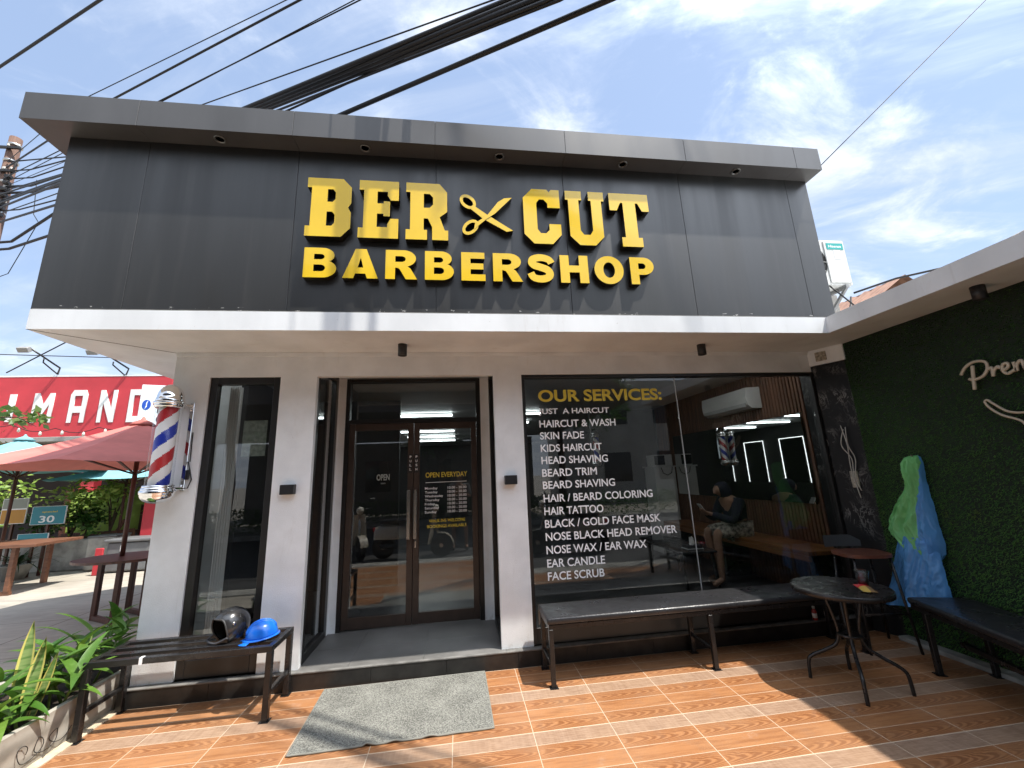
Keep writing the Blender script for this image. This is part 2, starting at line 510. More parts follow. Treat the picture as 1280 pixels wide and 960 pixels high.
# ------------------------------------------------------------------ setting: ground, tiles, street
def tile_floor_material():
    M = bpy.data.materials.new('wood_look_tile'); M.use_nodes = True
    t = M.node_tree; b = t.nodes['Principled BSDF']
    pos, (x, y, z) = position(t)
    T = 0.5
    gx, gy = (x - 2.853) / T, (y + 0.434) / T
    u = gx.frac(); vt = gy.frac()                    # inside one tile
    pl = (vt * 4.0).floor()                          # plank 0..3 from the near side; 3 is the grey one
    v = (vt * 4.0).frac()
    tid = gx.floor() * 7.13 + gy.floor() * 3.77
    grey = pl.gt(2.5)
    plain = pl.gt(0.5) * pl.lt(1.5)
    wav = (1.0 - grey) * (1.0 - plain)
    nz = noise_n(t, vec(t, x * 5.0, y * 14.0, tid * 0.31), 1.0, 3, 0.5)
    vc = v - 0.5 + (nz - 0.5) * 0.3
    ph = u * 7.0 + vc * vc * 21.0 + nz * 3.0 + pl * 0.37
    rings = (ph * 6.2832).sin() * 0.5 + 0.5
    fade = ((u - 0.5).abs() * 2.0).ramp(0.6, 1.0, 1.0, 0.5)
    fine = noise_n(t, vec(t, x * 9.0, y * 130.0, pl * 3.0), 1.0, 4, 0.6)
    blot = noise_n(t, pos, 1.7, 4, 0.6)
    dirt = noise_n(t, pos, 7.0, 6, 0.7)
    g_o = wav * rings * fade * 0.95 + fine * 0.55 + plain * noise_n(t, vec(t, x * 4.0, y * 40.0, tid), 1.0, 3).ramp(0.35, 0.7) * 0.45
    orange = mixc(t, g_o.ramp(0.2, 1.05), (0.39, 0.178, 0.074), (0.23, 0.088, 0.032))
    greyc = mixc(t, (fine * 0.75 + noise_n(t, vec(t, x * 60.0, y * 5.0, tid), 1.0, 3) * 0.3).ramp(0.38, 0.68), (0.39, 0.265, 0.185), (0.25, 0.155, 0.10))
    c = mixc(t, grey, orange, greyc)
    c = mixc(t, blot.ramp(0.35, 0.75) * 0.22, c, (0.50, 0.33, 0.20))
    # grout: plank joints thin, tile joints wider
    ex = (u - 0.5).abs(); ey = (v - 0.5).abs(); ety = (vt - 0.5).abs()
    jx = ex.ramp(0.4930, 0.4968); jy = ey.ramp(0.472, 0.486); jt = ety.ramp(0.4905, 0.4945)
    jd = (ety.ramp(0.480, 0.4905)) * vt.gt(0.5) * 0.0
    j = (jx * 0.95).max(jy * 0.72).max(jt)
    c = mixc(t, j * (0.68 + dirt * 0.45), c, (0.62, 0.50, 0.37))
    c = mixc(t, dirt.ramp(0.50, 0.78) * 0.38, c, (0.20, 0.13, 0.085))
    c = mixc(t, noise_n(t, pos, 2.3, 7, 0.72).ramp(0.60, 0.72) * 0.22, c, (0.55, 0.47, 0.40))
    tone = ((tid * 12.9898).sin() * 43758.5).frac()
    c = mixc(t, tone * 0.16, c, (0.20, 0.09, 0.04))
    grit = noise_n(t, pos, 95, 2, 0.6).gt(0.735) * noise_n(t, pos, 3.1, 3).gt(0.50)
    c = mixc(t, grit * 0.5, c, (0.16, 0.12, 0.09))
    spill = noise_n(t, pos, 3.6, 6, 0.75, 1.2).ramp(0.68, 0.72)
    c = mixc(t, spill * 0.35, c, (0.62, 0.55, 0.48))
    t.links.new(c, b.inputs['Base Color'])
    t.links.new((dirt.ramp(0.3, 0.7, 0.30, 0.48) + j * 0.2).s, b.inputs['Roughness'])
    bn = t.nodes.new('ShaderNodeBump'); bn.inputs['Strength'].default_value = 0.5; bn.inputs['Distance'].default_value = 0.003
    t.links.new((1.0 - j).s, bn.inputs['Height']); t.links.new(bn.outputs[0], b.inputs['Normal'])
    return M


def paving_material():
    M = bpy.data.materials.new('terrace_paving'); M.use_nodes = True
    t = M.node_tree; b = t.nodes['Principled BSDF']
    pos, (x, y, z) = position(t)
    n = noise_n(t, pos, 1.2, 6, 0.65); f = noise_n(t, vec(t, x * 2, y * 26, z), 1.0, 4, 0.6)
    c = mixc(t, (n * 0.6 + f * 0.5).ramp(0.35, 0.8), (0.47, 0.43, 0.36), (0.28, 0.255, 0.215))
    jy = ((y / 1.3).frac() - 0.5).abs().ramp(0.493, 0.497)
    jx = ((x / 2.6).frac() - 0.5).abs().ramp(0.496, 0.498)
    c = mixc(t, jy.max(jx) * 0.8, c, (0.06, 0.055, 0.05))
    t.links.new(c, b.inputs['Base Color']); b.inputs['Roughness'].default_value = 0.85
    bn = t.nodes.new('ShaderNodeBump'); bn.inputs['Strength'].default_value = 0.4; bn.inputs['Distance'].default_value = 0.01
    t.links.new(f.s, bn.inputs['Height']); t.links.new(bn.outputs[0], b.inputs['Normal'])
    return M


def sheet(name, x0, x1, y0, y1, z, mt, label=None):
    o = pymesh(name, [(x0, y0, z), (x1, y0, z), (x1, y1, z), (x0, y1, z)], [(0, 1, 2, 3)], mt)
    return tag(o, label, kind='structure')


sheet('ground', -300, 300, -300, 300, -0.03, mat('dusty_ground', (0.24, 0.22, 0.19), 0.9, var=0.3, scale=0.5))
sheet('terrace_paving', -30, -0.10, -3.0, 12, -0.004, paving_material())
sheet('tile_floor', -0.22, 6.62, -3.05, -0.05, 0.0, tile_floor_material())
sheet('street', -60, 60, -9.6, -3.4, -0.02, asphalt)
kb = MB().box(-0.215, -0.085, -3.05, -0.06, -0.02, 0.012, 0.004)
tag(kb.build('floor_edging', mat('cream_mortar', (0.55, 0.46, 0.33), 0.8, var=0.3, scale=12)), kind='structure')
tag(MB().box(-60, 60, -3.40, -3.05, -0.03, 0.004, 0.01).build('kerb', concrete), kind='structure')

# ------------------------------------------------------------------ the barbershop
shop = thing('barbershop_building', 'black and white single storey barbershop with glass front and deep black sign wall', 'shop')
XC, ZS, ZH, ZP, YD = -0.097, 2.780, 2.551, 0.131, 0.775
w = MB()
for x0, x1 in ((XC, 0.200), (0.797, 1.113), (2.755, 3.034)): w.box(x0, x1, 0, 0.06, ZP, ZH)
w.box(XC, 6.26, 0, 0.06, ZH, ZS - 0.0)
w.box(XC, 0.02, 0.06, 12.2, ZP, ZS)                      # left flank
w.box(6.42, 6.60, 0.2, 12.2, 0, ZS)
w.box(0.02, 6.42, 12.0, 12.2, ZP, ZS)
w.box(1.113, 2.755, 0.06, YD - 0.03, ZH + 0.16, ZS)      # porch ceiling
w.box(1.070, 1.180, YD - 0.02, YD + 0.08, ZP, ZH + 0.16)    # jambs beside the door frame
w.box(2.662, 2.790, YD - 0.02, YD + 0.08, ZP, ZH + 0.16)
w.build('wall', white_rough, shop)
MB().box(XC, 6.26, -0.012, 0, ZS - 0.035, ZS - 0.002).build('wall_trim', white, shop)

p = MB()
for k in range(11):
    x0 = -0.11 + k * 0.60; p.box(x0, min(x0 + 0.598, 6.30), -0.054, 0.0, -0.02, ZP - 0.012, 0.001)
p.box(-0.10, 6.30, 0.0, 0.08, -0.02, ZP - 0.004)
p.box(-0.11, -0.097, 0, 3, -0.02, ZP - 0.012)
p.build('plinth', plinth_m, shop)
lm = MB(); lm.box(-0.112, 1.07, -0.058, 0.0, ZP - 0.012, ZP, 0.003); lm.box(2.79, 6.30, -0.058, 0.0, ZP - 0.012, ZP, 0.003)
lm.box(1.07, 2.79, -0.058, -0.03, ZP - 0.012, ZP + 0.001, 0.003)
lm.build('plinth_ledge', ledge_m, shop)
porch_m = mat('porch_tile', (0.115, 0.112, 0.106), 0.55, col2=(0.175, 0.17, 0.162), scale=3.4, rvar=0.08, bump=0.12, bscale=60, detail=9)
pm = MB()
for x0, x1 in ((1.07, 1.50), (1.502, 2.10), (2.102, 2.79)):
    pm.box(x0, x1, -0.03, 0.36, 0, ZP, 0.001); pm.box(x0, x1, 0.362, YD + 0.05, 0, ZP, 0.001)
pm.build('porch_floor', porch_m, shop)

c_ = MB()
c_.prism([(-0.744, 12.2), (-0.744, -0.609), (5.923, -0.609), (5.923, -3.4), (7.6, -3.4), (7.6, 12.2)], ZS, 2.937)
can = c_.build('canopy', white, shop)
cl = MB()   # thin cracks along the soffit joints
cl.box(XC, 6.24, -0.004, 0.0005, ZS - 0.006, ZS - 0.0005)
cl.bar((-0.744, -0.609, ZS - 0.001), (XC, 0, ZS - 0.001), 0.006, 0.002)
cl.build('soffit_crack', mat('crack', (0.10, 0.07, 0.055), 0.9), can)
sl = MB(); sl.box(-0.742, 5.94, -0.606, -0.574, 2.937, 2.945, 0.003)
sl.build('ledge', ledge_m, can)

# sign wall of aluminium panels
seams = [-0.166 + 1.2 * k for k in range(6)]
edges = [-0.778] + seams + [6.085]
pn = MB()
for a, b_ in zip(edges[:-1], edges[1:]): pn.box(a + 0.0014, b_ - 0.0014, -0.574, -0.560, 2.945, 4.4875, 0.0015)
pn.build('sign_wall', acp, shop)
bk = MB(); bk.box(-0.777, 6.084, -0.562, 12.2, 2.938, 4.487); bk.build('parapet', acp, shop)
fe = [-0.995] + seams + [6.121]
fm = MB()
for a, b_ in zip(fe[:-1], fe[1:]):
    fm.box(a + (0.0015 if a > -0.9 else 0), b_ - (0.0015 if b_ < 6.1 else 0), -0.747, -0.735, 4.4875, 4.738, 0.001)
fas = fm.build('roof_fascia', acp_f, shop)
so = MB()
for a, b_ in zip(fe[:-1], fe[1:]): so.box(a + 0.0015, b_ - 0.0015, -0.7345, 12.3, 4.4885, 4.50)
so.box(-0.994, 6.120, -0.735, 12.3, 4.50, 4.737)
so.build('roof', acp_f, shop)
lamp_w = mat('downlight_lens', (0.75, 0.72, 0.62), 0.3)
for k, xx in enumerate((0.418, 1.615, 2.820, 4.025, 5.226)):
    d = MB(); d.lathe([(0.046, 0), (0.046, -0.006), (0.034, -0.006), (0.030, 0.0)], (xx, -0.652, 4.4875), 20).build('downlight', mat('downlight_rim', (0.22, 0.22, 0.21), 0.35, 0.6), fas)


def glazed(name, x0, x1, z0, z1, y, fw_, fd, parent, fm_=frame_m, bottom=None, label=None):
    f = MB(); b0 = bottom or fw_
    f.box(x0, x0 + fw_, y, y + fd, z0, z1, 0.003); f.box(x1 - fw_, x1, y, y + fd, z0, z1, 0.003)
    f.box(x0 + fw_, x1 - fw_, y + .001, y + fd, z1 - fw_, z1 - 0.0005, 0.003)
    f.box(x0 + fw_, x1 - fw_, y + .001, y + fd, z0 + 0.0005, z0 + b0, 0.003)
    o = f.build(name, fm_, parent)
    return o


# narrow window on the left
nw = glazed('narrow_window', 0.200, 0.797, ZP + 0.006, ZH, 0.015, 0.062, 0.07, shop, bottom=0.13)
MB().box(0.262, 0.735, 0.060, 0.066, 0.265, ZH - 0.062).build('pane', glass, nw)
# large shop window
lw = glazed('shop_window', 3.034, 6.285, ZP + 0.006, ZH, 0.012, 0.034, 0.07, shop, bottom=0.13)
MB().box(3.068, 4.671, 0.050, 0.058, 0.266, ZH - 0.034).build('pane', glass, lw)
MB().box(4.679, 6.250, 0.050, 0.058, 0.266, ZH - 0.034).build('pane', glass, lw)
MB().box(4.6712, 4.6788, 0.049, 0.059, 0.266, ZH - 0.034).build('glass_joint', mat('silicone', (0.42, 0.43, 0.43), 0.4), lw)
YV = 0.0475
lw_t = text_mesh('OUR SERVICES:', 3.203, 4.508, 2.278, 2.402, XZ, 0.001, 0.028, (0, YV, 0))
link('lettering', lw_t, yellow_v, lw)
rows = [('JUST  A HAIRCUT', 3.926, 2.176), ('HAIRCUT & WASH', 3.981, 2.060), ('SKIN FADE', 3.643, 1.942), ('KIDS HAIRCUT', 3.816, 1.822),
        ('HEAD SHAVING', 3.867, 1.706), ('BEARD TRIM', 3.744, 1.588), ('BEARD SHAVING', 3.917, 1.474), ('HAIR / BEARD COLORING', 4.290, 1.352),
        ('HAIR TATTOO', 3.778, 1.236), ('BLACK / GOLD FACE MASK', 4.343, 1.122), ('NOSE BLACK HEAD REMOVER', 4.496, 1.008),
        ('NOSE WAX / EAR WAX', 4.174, 0.893), ('EAR CANDLE', 3.750, 0.778), ('FACE SCRUB', 3.735, 0.668)]
for s_, xr, zc in rows:
    link('lettering', text_mesh(s_, 3.200, xr, zc - 0.036, zc + 0.036, XZ, 0.001, 0.016, (0, YV, 0)), white_v, lw)

# door set
df = MB()
df.box(1.176, 1.222, YD - 0.01, YD + 0.07, ZP, 2.705, 0.003); df.box(2.612, 2.662, YD - 0.01, YD + 0.07, ZP, 2.705, 0.003)
df.box(1.222, 2.612, YD - 0.009, YD + 0.07, 2.668, 2.7045, 0.003); df.box(1.222, 2.612, YD - 0.009, YD + 0.07, 2.200, 2.245, 0.003)
dfo = df.build('door_frame', frame_m, shop)
MB().box(1.222, 2.612, YD + 0.03, YD + 0.036, 2.245, 2.668).build('pane', glass, dfo)
def leaf(x0, x1, hx0, hx1):
    d = MB(); y0, y1 = YD, YD + 0.045
    z0, z1 = ZP + 0.012, 2.198
    sw = 0.062
    d.box(x0, x0 + sw, y0, y1, z0, z1, 0.003); d.box(x1 - sw, x1, y0, y1, z0, z1, 0.003)
    d.box(x0 + sw, x1 - sw, y0 + .001, y1, z1 - 0.075, z1 - 0.0005, 0.003); d.box(x0 + sw, x1 - sw, y0 + .001, y1, z0 + 0.0005, 0.252, 0.003)
    o = d.build('door', door_m, shop)
    MB().box(x0 + sw, x1 - sw, YD + 0.018, YD + 0.024, 0.252, z1 - 0.075).build('pane', glass, o)
    h = MB(); h.box(hx0, hx1, YD - 0.055, YD - 0.035, 0.967, 1.470, 0.004)
    xm = (hx0 + hx1) / 2
    for zz in (1.03, 1.41): h.bar((xm, YD - 0.036, zz), (xm, YD, zz), 0.016)
    h.build('handle', steel, o)
    return o
dl = leaf(1.224, 1.915, 1.855, 1.893)
dr = leaf(1.919, 2.610, 1.925, 1.962)
lk = MB(); lk.box(1.936, 1.954, YD - 0.006, YD, 0.875, 0.945, 0.002); lk.build('lock_plate', steel, dr)
yl_ = YD + 0.0165
link('lettering', text_mesh('OPEN EVERYDAY', 2.046, 2.500, 1.590, 1.645, XZ, 0.001, 0.012, (0, yl_, 0)), yellow_v, dr)
MB().box(2.046, 2.492, yl_ - .001, yl_, 1.535, 1.540).build('rule_line', white_v, dr)
for k, dname in enumerate(('Monday', 'Tuesday', 'Wednesday', 'Thursday', 'Friday', 'Saturday', 'Sunday')):
    zb = 1.462 - k * 0.0415
    wd = {0: .135, 1: .135, 2: .195, 3: .155, 4: .105, 5: .150, 6: .125}[k]
    t1 = text_mesh(dname, 2.040, 2.040 + wd, zb - 0.006, zb + 0.026, XZ, 0.001, 0.006, (0, yl_, 0))
    t2 = text_mesh('10.00 - 20.00', 2.285, 2.490, zb, zb + 0.026, XZ, 0.001, 0.006, (0, yl_, 0))
    link('lettering', t1, white_v, dr); link('lettering', t2, white_v, dr)
link('lettering', text_mesh('WALK-INS WELCOME', 2.085, 2.470, 1.118, 1.150, XZ, 0.001, 0.012, (0, yl_, 0)), yellow_v, dr)
link('lettering', text_mesh('BOOKINGS AVAILABLE', 2.065, 2.485, 1.062, 1.094, XZ, 0.001, 0.012, (0, yl_, 0)), yellow_v, dr)
for par, word, xc in ((dl, 'PULL', 1.885), (dr, 'PUSH', 1.948)):
    q = MB(); q.box(xc - 0.022, xc + 0.022, YD - 0.002, YD - 0.0005, 1.648, 1.85); pl_ = q.build('door_label', bplastic, par)
    q = MB()
    for i, ch in enumerate(word):
        q.mesh(text_mesh(ch, xc - 0.010, xc + 0.010, 1.808 - i * 0.045, 1.834 - i * 0.045, XZ, 0.001, 0.02, (0, YD - 0.002, 0)))
    q.build('lettering', white_v, par, recalc=False)
# porch side lights
for xs, sgn in ((1.113, -1), (2.755, 1)):
    f = MB(); xa, xb = sorted((xs, xs + sgn * 0.06))
    f.box(xa, xb, 0.062, 0.115, ZP, ZH + 0.16, 0.003); f.box(xa, xb, 0.62, 0.70, ZP, ZH + 0.16, 0.003)
    f.box(xa, xb, 0.115, 0.62, ZP + 0.001, ZP + 0.07, 0.003); f.box(xa, xb, 0.115, 0.62, ZH + 0.1, ZH + 0.159, 0.003)
    sw_ = f.build('side_window', frame_m, shop)
    MB().box(xs + sgn * 0.026, xs + sgn * 0.032, 0.115, 0.62, ZP + 0.07, ZH + 0.1).build('pane', glass, sw_)
    xa, xb = sorted((xs + sgn * 0.001, xs + sgn * 0.06))
    MB().box(xa, xb, 0.701, YD - 0.021, ZP, ZH + 0.16).build('jamb', white, shop)

# interior shell
MB().box(0.021, 6.419, 0.081, 11.999, 0.02, ZP - 0.003).build('inner_floor', inner_floor, shop)
MB().box(0.021, 6.419, 0.061, 11.999, 2.772, 2.779).build('inner_ceiling', inner_white, shop)
iw = MB(); iw.box(0.021, 0.09, 0.9, 11.99, ZP, 2.77); iw.box(0.09, 6.41, 11.93, 11.99, ZP, 2.77)
iw.box(5.0, 6.34, 3.88, 3.98, ZP, 2.77); iw.box(0.091, 1.52, 2.5, 2.6, ZP, 2.77); iw.box(6.39, 6.419, 0.21, 11.9, ZP, 2.77)
iw.build('inner_wall', inner_wall, shop)
sv = MB()
n = 72
for k in range(n):
    y0 = 0.13 + k * 0.052
    for za, zb in (((0.131, 2.77),) if (y0 < 0.33 or y0 > 3.25) else ((0.131, 1.125), (2.15, 2.77))):
        sv.box(6.355, 6.385, y0, y0 + 0.034, za, zb, 0.003)
sv.box(6.386, 6.389, 0.09, 3.87, ZP, 2.77)
sv.build('slat_panelling', slat_m, shop)
for xa, xb in ((3.3, 4.65), (4.75, 6.1), (0.3, 1.0)): MB().box(xa, xb, 0.42, 0.48, 2.70, 2.735, 0.004).build('tube_light', mat('led_fill', (1, 1, 1), 0.5, emit=(0.95, 0.97, 1.0), estr=5.0), shop)  # unseen tubes behind the lintel, added to brighten the dark interior
for k, yy in enumerate((3.75, 5.1, 6.45, 7.8, 9.1)):
    for xa, xb in ((1.0, 2.3), (2.9, 3.97)): MB().box(xa, xb, yy - 0.03, yy + 0.03, 2.70, 2.735, 0.004).build('tube_light', led, shop)
cur = MB()
cur.grid(lambda u, v: Vector((0.275 + 0.11 * u, 0.20 + 0.018 * math.sin(u * 34), 0.20 + 2.3 * v)), 40, 2)
cur.build('curtain', mat('curtain_white', (0.72, 0.73, 0.73), 0.8), shop)
ne = MB(); ne.box(0.49, 0.69, 0.067, 0.069, 1.84, 2.16); ne.build('window_notice', mat('pale_notice', (0.26, 0.29, 0.25), 0.6, var=0.3, scale=30), nw)

# ------------------------------------------------------------------ shop sign
sign = thing('shop_sign', 'raised yellow block letters with open scissors on the black sign wall', 'sign', (2.7, -0.574, 3.6))
YS0 = -0.574


def slab(kind):
    s_ = 0.17   # serif height
    if kind == 'B':
        return [[(0, 0), (.80, 0), (1, .15), (1, .42), (.93, .5), (1, .58), (1, .85), (.80, 1), (0, 1), (0, s_ * 0 + .83), (.10, .83), (.10, .17), (0, .17)],
                [(.46, .18), (.46, .42), (.58, .42), (.64, .37), (.64, .23), (.58, .18)][::-1],
                [(.46, .59), (.46, .81), (.58, .81), (.64, .76), (.64, .64), (.58, .59)][::-1]]
    if kind == 'E':
        return [[(0, 0), (1, 0), (1, .34), (.80, .34), (.72, .24), (.72, .19), (.46, .19), (.46, .42), (.62, .42), (.62, .38), (.78, .38), (.78, .64), (.62, .64), (.62, .60), (.46, .60),
                 (.46, .81), (.72, .81), (.72, .74), (.80, .66), (1, .66), (1, 1), (0, 1), (0, .83), (.12, .83), (.12, .17), (0, .17)]]
    if kind == 'R':
        return [[(0, 0), (.50, 0), (.50, .17), (.42, .17), (.42, .37), (.52, .37), (.62, .22), (.62, 0), (1, 0), (1, .17), (.92, .17), (.80, .40), (.98, .50), (.98, .85), (.80, 1), (0, 1),
                 (0, .83), (.10, .83), (.10, .17), (0, .17)], [(.42, .56), (.42, .81), (.56, .81), (.64, .75), (.64, .62), (.56, .56)][::-1]]
    if kind == 'C':
        return [[(.25, 0), (.75, 0), (1, .17), (1, .36), (.68, .36), (.68, .25), (.58, .19), (.44, .19), (.36, .26), (.36, .74), (.44, .81), (.56, .81), (.66, .74), (.66, .66), (1, .66), (1, 1), (.78, 1), (.72, .95),
                 (.66, 1), (.25, 1), (0, .83), (0, .17)]]
    if kind == 'U':
        return [[(.30, 0), (.70, 0), (.93, .16), (.93, .83), (1, .83), (1, 1), (.60, 1), (.60, .83), (.66, .83), (.66, .27), (.58, .19), (.42, .19), (.34, .27), (.34, .83), (.42, .83), (.42, 1), (0, 1), (0, .83), (.07, .83), (.07, .16)]]
    if kind == 'T':
        return [[(.24, 0), (.76, 0), (.76, .17), (.66, .17), (.66, .82), (.72, .82), (.82, .67), (1, .67), (1, 1), (0, 1), (0, .67), (.18, .67), (.28, .82), (.34, .82), (.34, .17), (.24, .17)]]


for ch, x0, x1 in (('B', 1.152, 1.517), ('E', 1.580, 1.915), ('R', 1.978, 2.342), ('C', 3.022, 3.366), ('U', 3.422, 3.795), ('T', 3.848, 4.238)):
    loops = [[(x0 + u * (x1 - x0), 3.602 + v * 0.562) for u, v in lp] for lp in slab(ch)]
    me = shape_mesh(loops, 0.072, XZ, (0, YS0, 0), 0.0)
    face_side(me, 1, -1)
    o = link('letter', me, [yellow, side_m], sign); o['label'] = 'large yellow slab letter ' + ch
small = [('B', 1.160, 1.420), ('A', 1.470, 1.757), ('R', 1.815, 2.078), ('B', 2.143, 2.388), ('E', 2.452, 2.660), ('R', 2.728, 2.988), ('S', 3.034, 3.272), ('H', 3.332, 3.592), ('O', 3.650, 3.926), ('P', 3.992, 4.222)]
def arc(cx, cy_, rx, ry, a0, a1, n=14): return [(cx + rx * math.cos(R(a0 + (a1 - a0) * k / n)), cy_ + ry * math.sin(R(a0 + (a1 - a0) * k / n))) for k in range(n + 1)]
def s_outline():
    c_ = smooth([(q[0], q[1], 0) for q in ((.80, .69), (.71, .82), (.46, .885), (.21, .83), (.155, .70), (.24, .60), (.45, .53), (.66, .44), (.735, .30), (.66, .17), (.44, .112), (.20, .165), (.10, .33))], 5)
    L_, R_ = [], []
    for k, q in enumerate(c_):
        t_ = (c_[min(k + 1, len(c_) - 1)] - c_[max(k - 1, 0)]).normalized(); h_ = .118 + .012 * math.sin(math.pi * k / len(c_))
        L_.append((q.x - t_.y * h_, q.y + t_.x * h_)); R_.append((q.x + t_.y * h_, q.y - t_.x * h_))
    return [L_ + R_[::-1]]
SANS = {
    'B': (.97, [[(0, 0)] + arc(.56, .295, .41, .295, -90, 62) + arc(.54, .745, .36, .255, -42, 90) + [(0, 1)], ([(.30, .205)] + arc(.50, .318, .14, .113, -90, 90) + [(.30, .431)])[::-1], ([(.30, .605)] + arc(.49, .697, .12, .092, -90, 90) + [(.30, .789)])[::-1]]),
    'A': (1.07, [[(0, 0), (.33, 0), (.385, .16), (.685, .16), (.74, 0), (1.07, 0), (.70, 1), (.37, 1)], [(.45, .365), (.535, .70), (.62, .365)]]),
    'R': (.98, [[(0, 0), (.30, 0), (.30, .39), (.35, .39), (.42, .36), (.48, .27), (.63, 0), (.98, 0), (.83, .27), (.76, .38), (.68, .435)] + arc(.55, .715, .39, .285, -52, 90) + [(0, 1)], ([(.30, .59)] + arc(.48, .69, .14, .10, -90, 90) + [(.30, .79)])[::-1]]),
    'E': (.78, [[(0, 0), (.78, 0), (.78, .225), (.30, .225), (.30, .40), (.72, .40), (.72, .61), (.30, .61), (.30, .78), (.76, .78), (.76, 1), (0, 1)]]),
    'S': (.87, s_outline()),
    'H': (.97, [[(0, 0), (.31, 0), (.31, .38), (.66, .38), (.66, 0), (.97, 0), (.97, 1), (.66, 1), (.66, .63), (.31, .63), (.31, 1), (0, 1)]]),
    'O': (1.04, [arc(.52, .5, .52, .515, 0, 350, 35), arc(.52, .5, .205, .285, 0, 350, 35)[::-1]]),
    'P': (.86, [[(0, 0), (.30, 0), (.30, .355), (.50, .355)] + arc(.50, .68, .36, .32, -80, 90) + [(0, 1)], ([(.30, .565)] + arc(.44, .672, .12, .107, -90, 90) + [(.30, .779)])[::-1]])}
for ch, x0, x1 in small:
    wd, loops = SANS[ch]
    me = shape_mesh([[(x0 + u / wd * (x1 - x0), 3.231 + v * .270) for u, v in lp] for lp in loops], 0.06, XZ, (0, YS0, 0))
    face_side(me, 1, -1)
    link('letter', me, [yellow, side_m], sign)


def zp(px_, py_): return (2.452 + (px_ - 575) * 0.00271, 4.060 - (py_ - 122 - (px_ - 575) * 0.04) * 0.00306)
def ell(cx, cy_, rx, ry, a, n=28, rev=False):
    pts = [(cx + rx * math.cos(t_) * math.cos(a) - ry * math.sin(t_) * math.sin(a), cy_ + rx * math.cos(t_) * math.sin(a) + ry * math.sin(t_) * math.cos(a)) for t_ in [2 * math.pi * k / n for k in range(n)]]
    return pts[::-1] if rev else pts
sc = MB()
for (c_, a_, bl, d0) in (((600, 141), R(38), [(616, 152), (664, 185), (748, 238), (726, 241), (650, 199), (606, 163)], 0.0),
                         ((607, 226), R(-38), [(622, 214), (664, 186), (700, 143), (722, 130), (748, 128), (690, 181), (656, 203), (618, 234)], 0.004)):
    lo_ = [zp(*q) for q in ell(c_[0], c_[1], 30, 21, a_)]; hi_ = [zp(*q) for q in ell(c_[0], c_[1], 20, 11, a_)]
    me = shape_mesh([lo_, hi_[::-1]], 0.062 + d0, XZ, (0, YS0, 0)); face_side(me, 1, -1); sc.mesh(me)
    me = shape_mesh([[zp(*q) for q in bl]], 0.064 + d0, XZ, (0, YS0, 0)); face_side(me, 1, -1); sc.mesh(me)
sc.build('scissors_emblem', [yellow, side_m], sign, recalc=False)

# ------------------------------------------------------------------ lights and small fittings on the front
def spot(label, x, y):
    t_ = thing('ceiling_spotlight', label, 'spotlight', (x, y, ZS), 'black cylinder spotlights under the canopy')
    MB().lathe([(0.040, 0), (0.040, -0.105), (0.034, -0.105), (0.030, -0.085), (0.0, -0.085)], (x, y, ZS), 22).build('housing', bplastic, t_)
    MB().lathe([(0.0, -0.088), (0.029, -0.086)], (x, y, ZS), 16).build('lens', lamp_w, t_)
spot('black cylinder spotlight under the canopy above the glass doors', 1.916, -0.25)
spot('black cylinder spotlight under the canopy above the shop window', 4.835, -0.25)
spot('black cylinder spotlight under the side canopy by the grass wall', 6.15, -1.60)
for label, x in (('small black box wall light between narrow window and doors', 0.943), ('small black box wall light between doors and shop window', 2.886)):
    t_ = thing('wall_light', label, 'wall light', (x, 0, 1.54), 'black box wall lights')
    MB().box(x - 0.057, x + 0.057, -0.06, 0, 1.498, 1.580, 0.004).build('housing', bplastic, t_)
    MB().box(x - 0.045, x + 0.045, -0.052, -0.01, 1.4965, 1.4975).build('lens', lamp_w, t_)

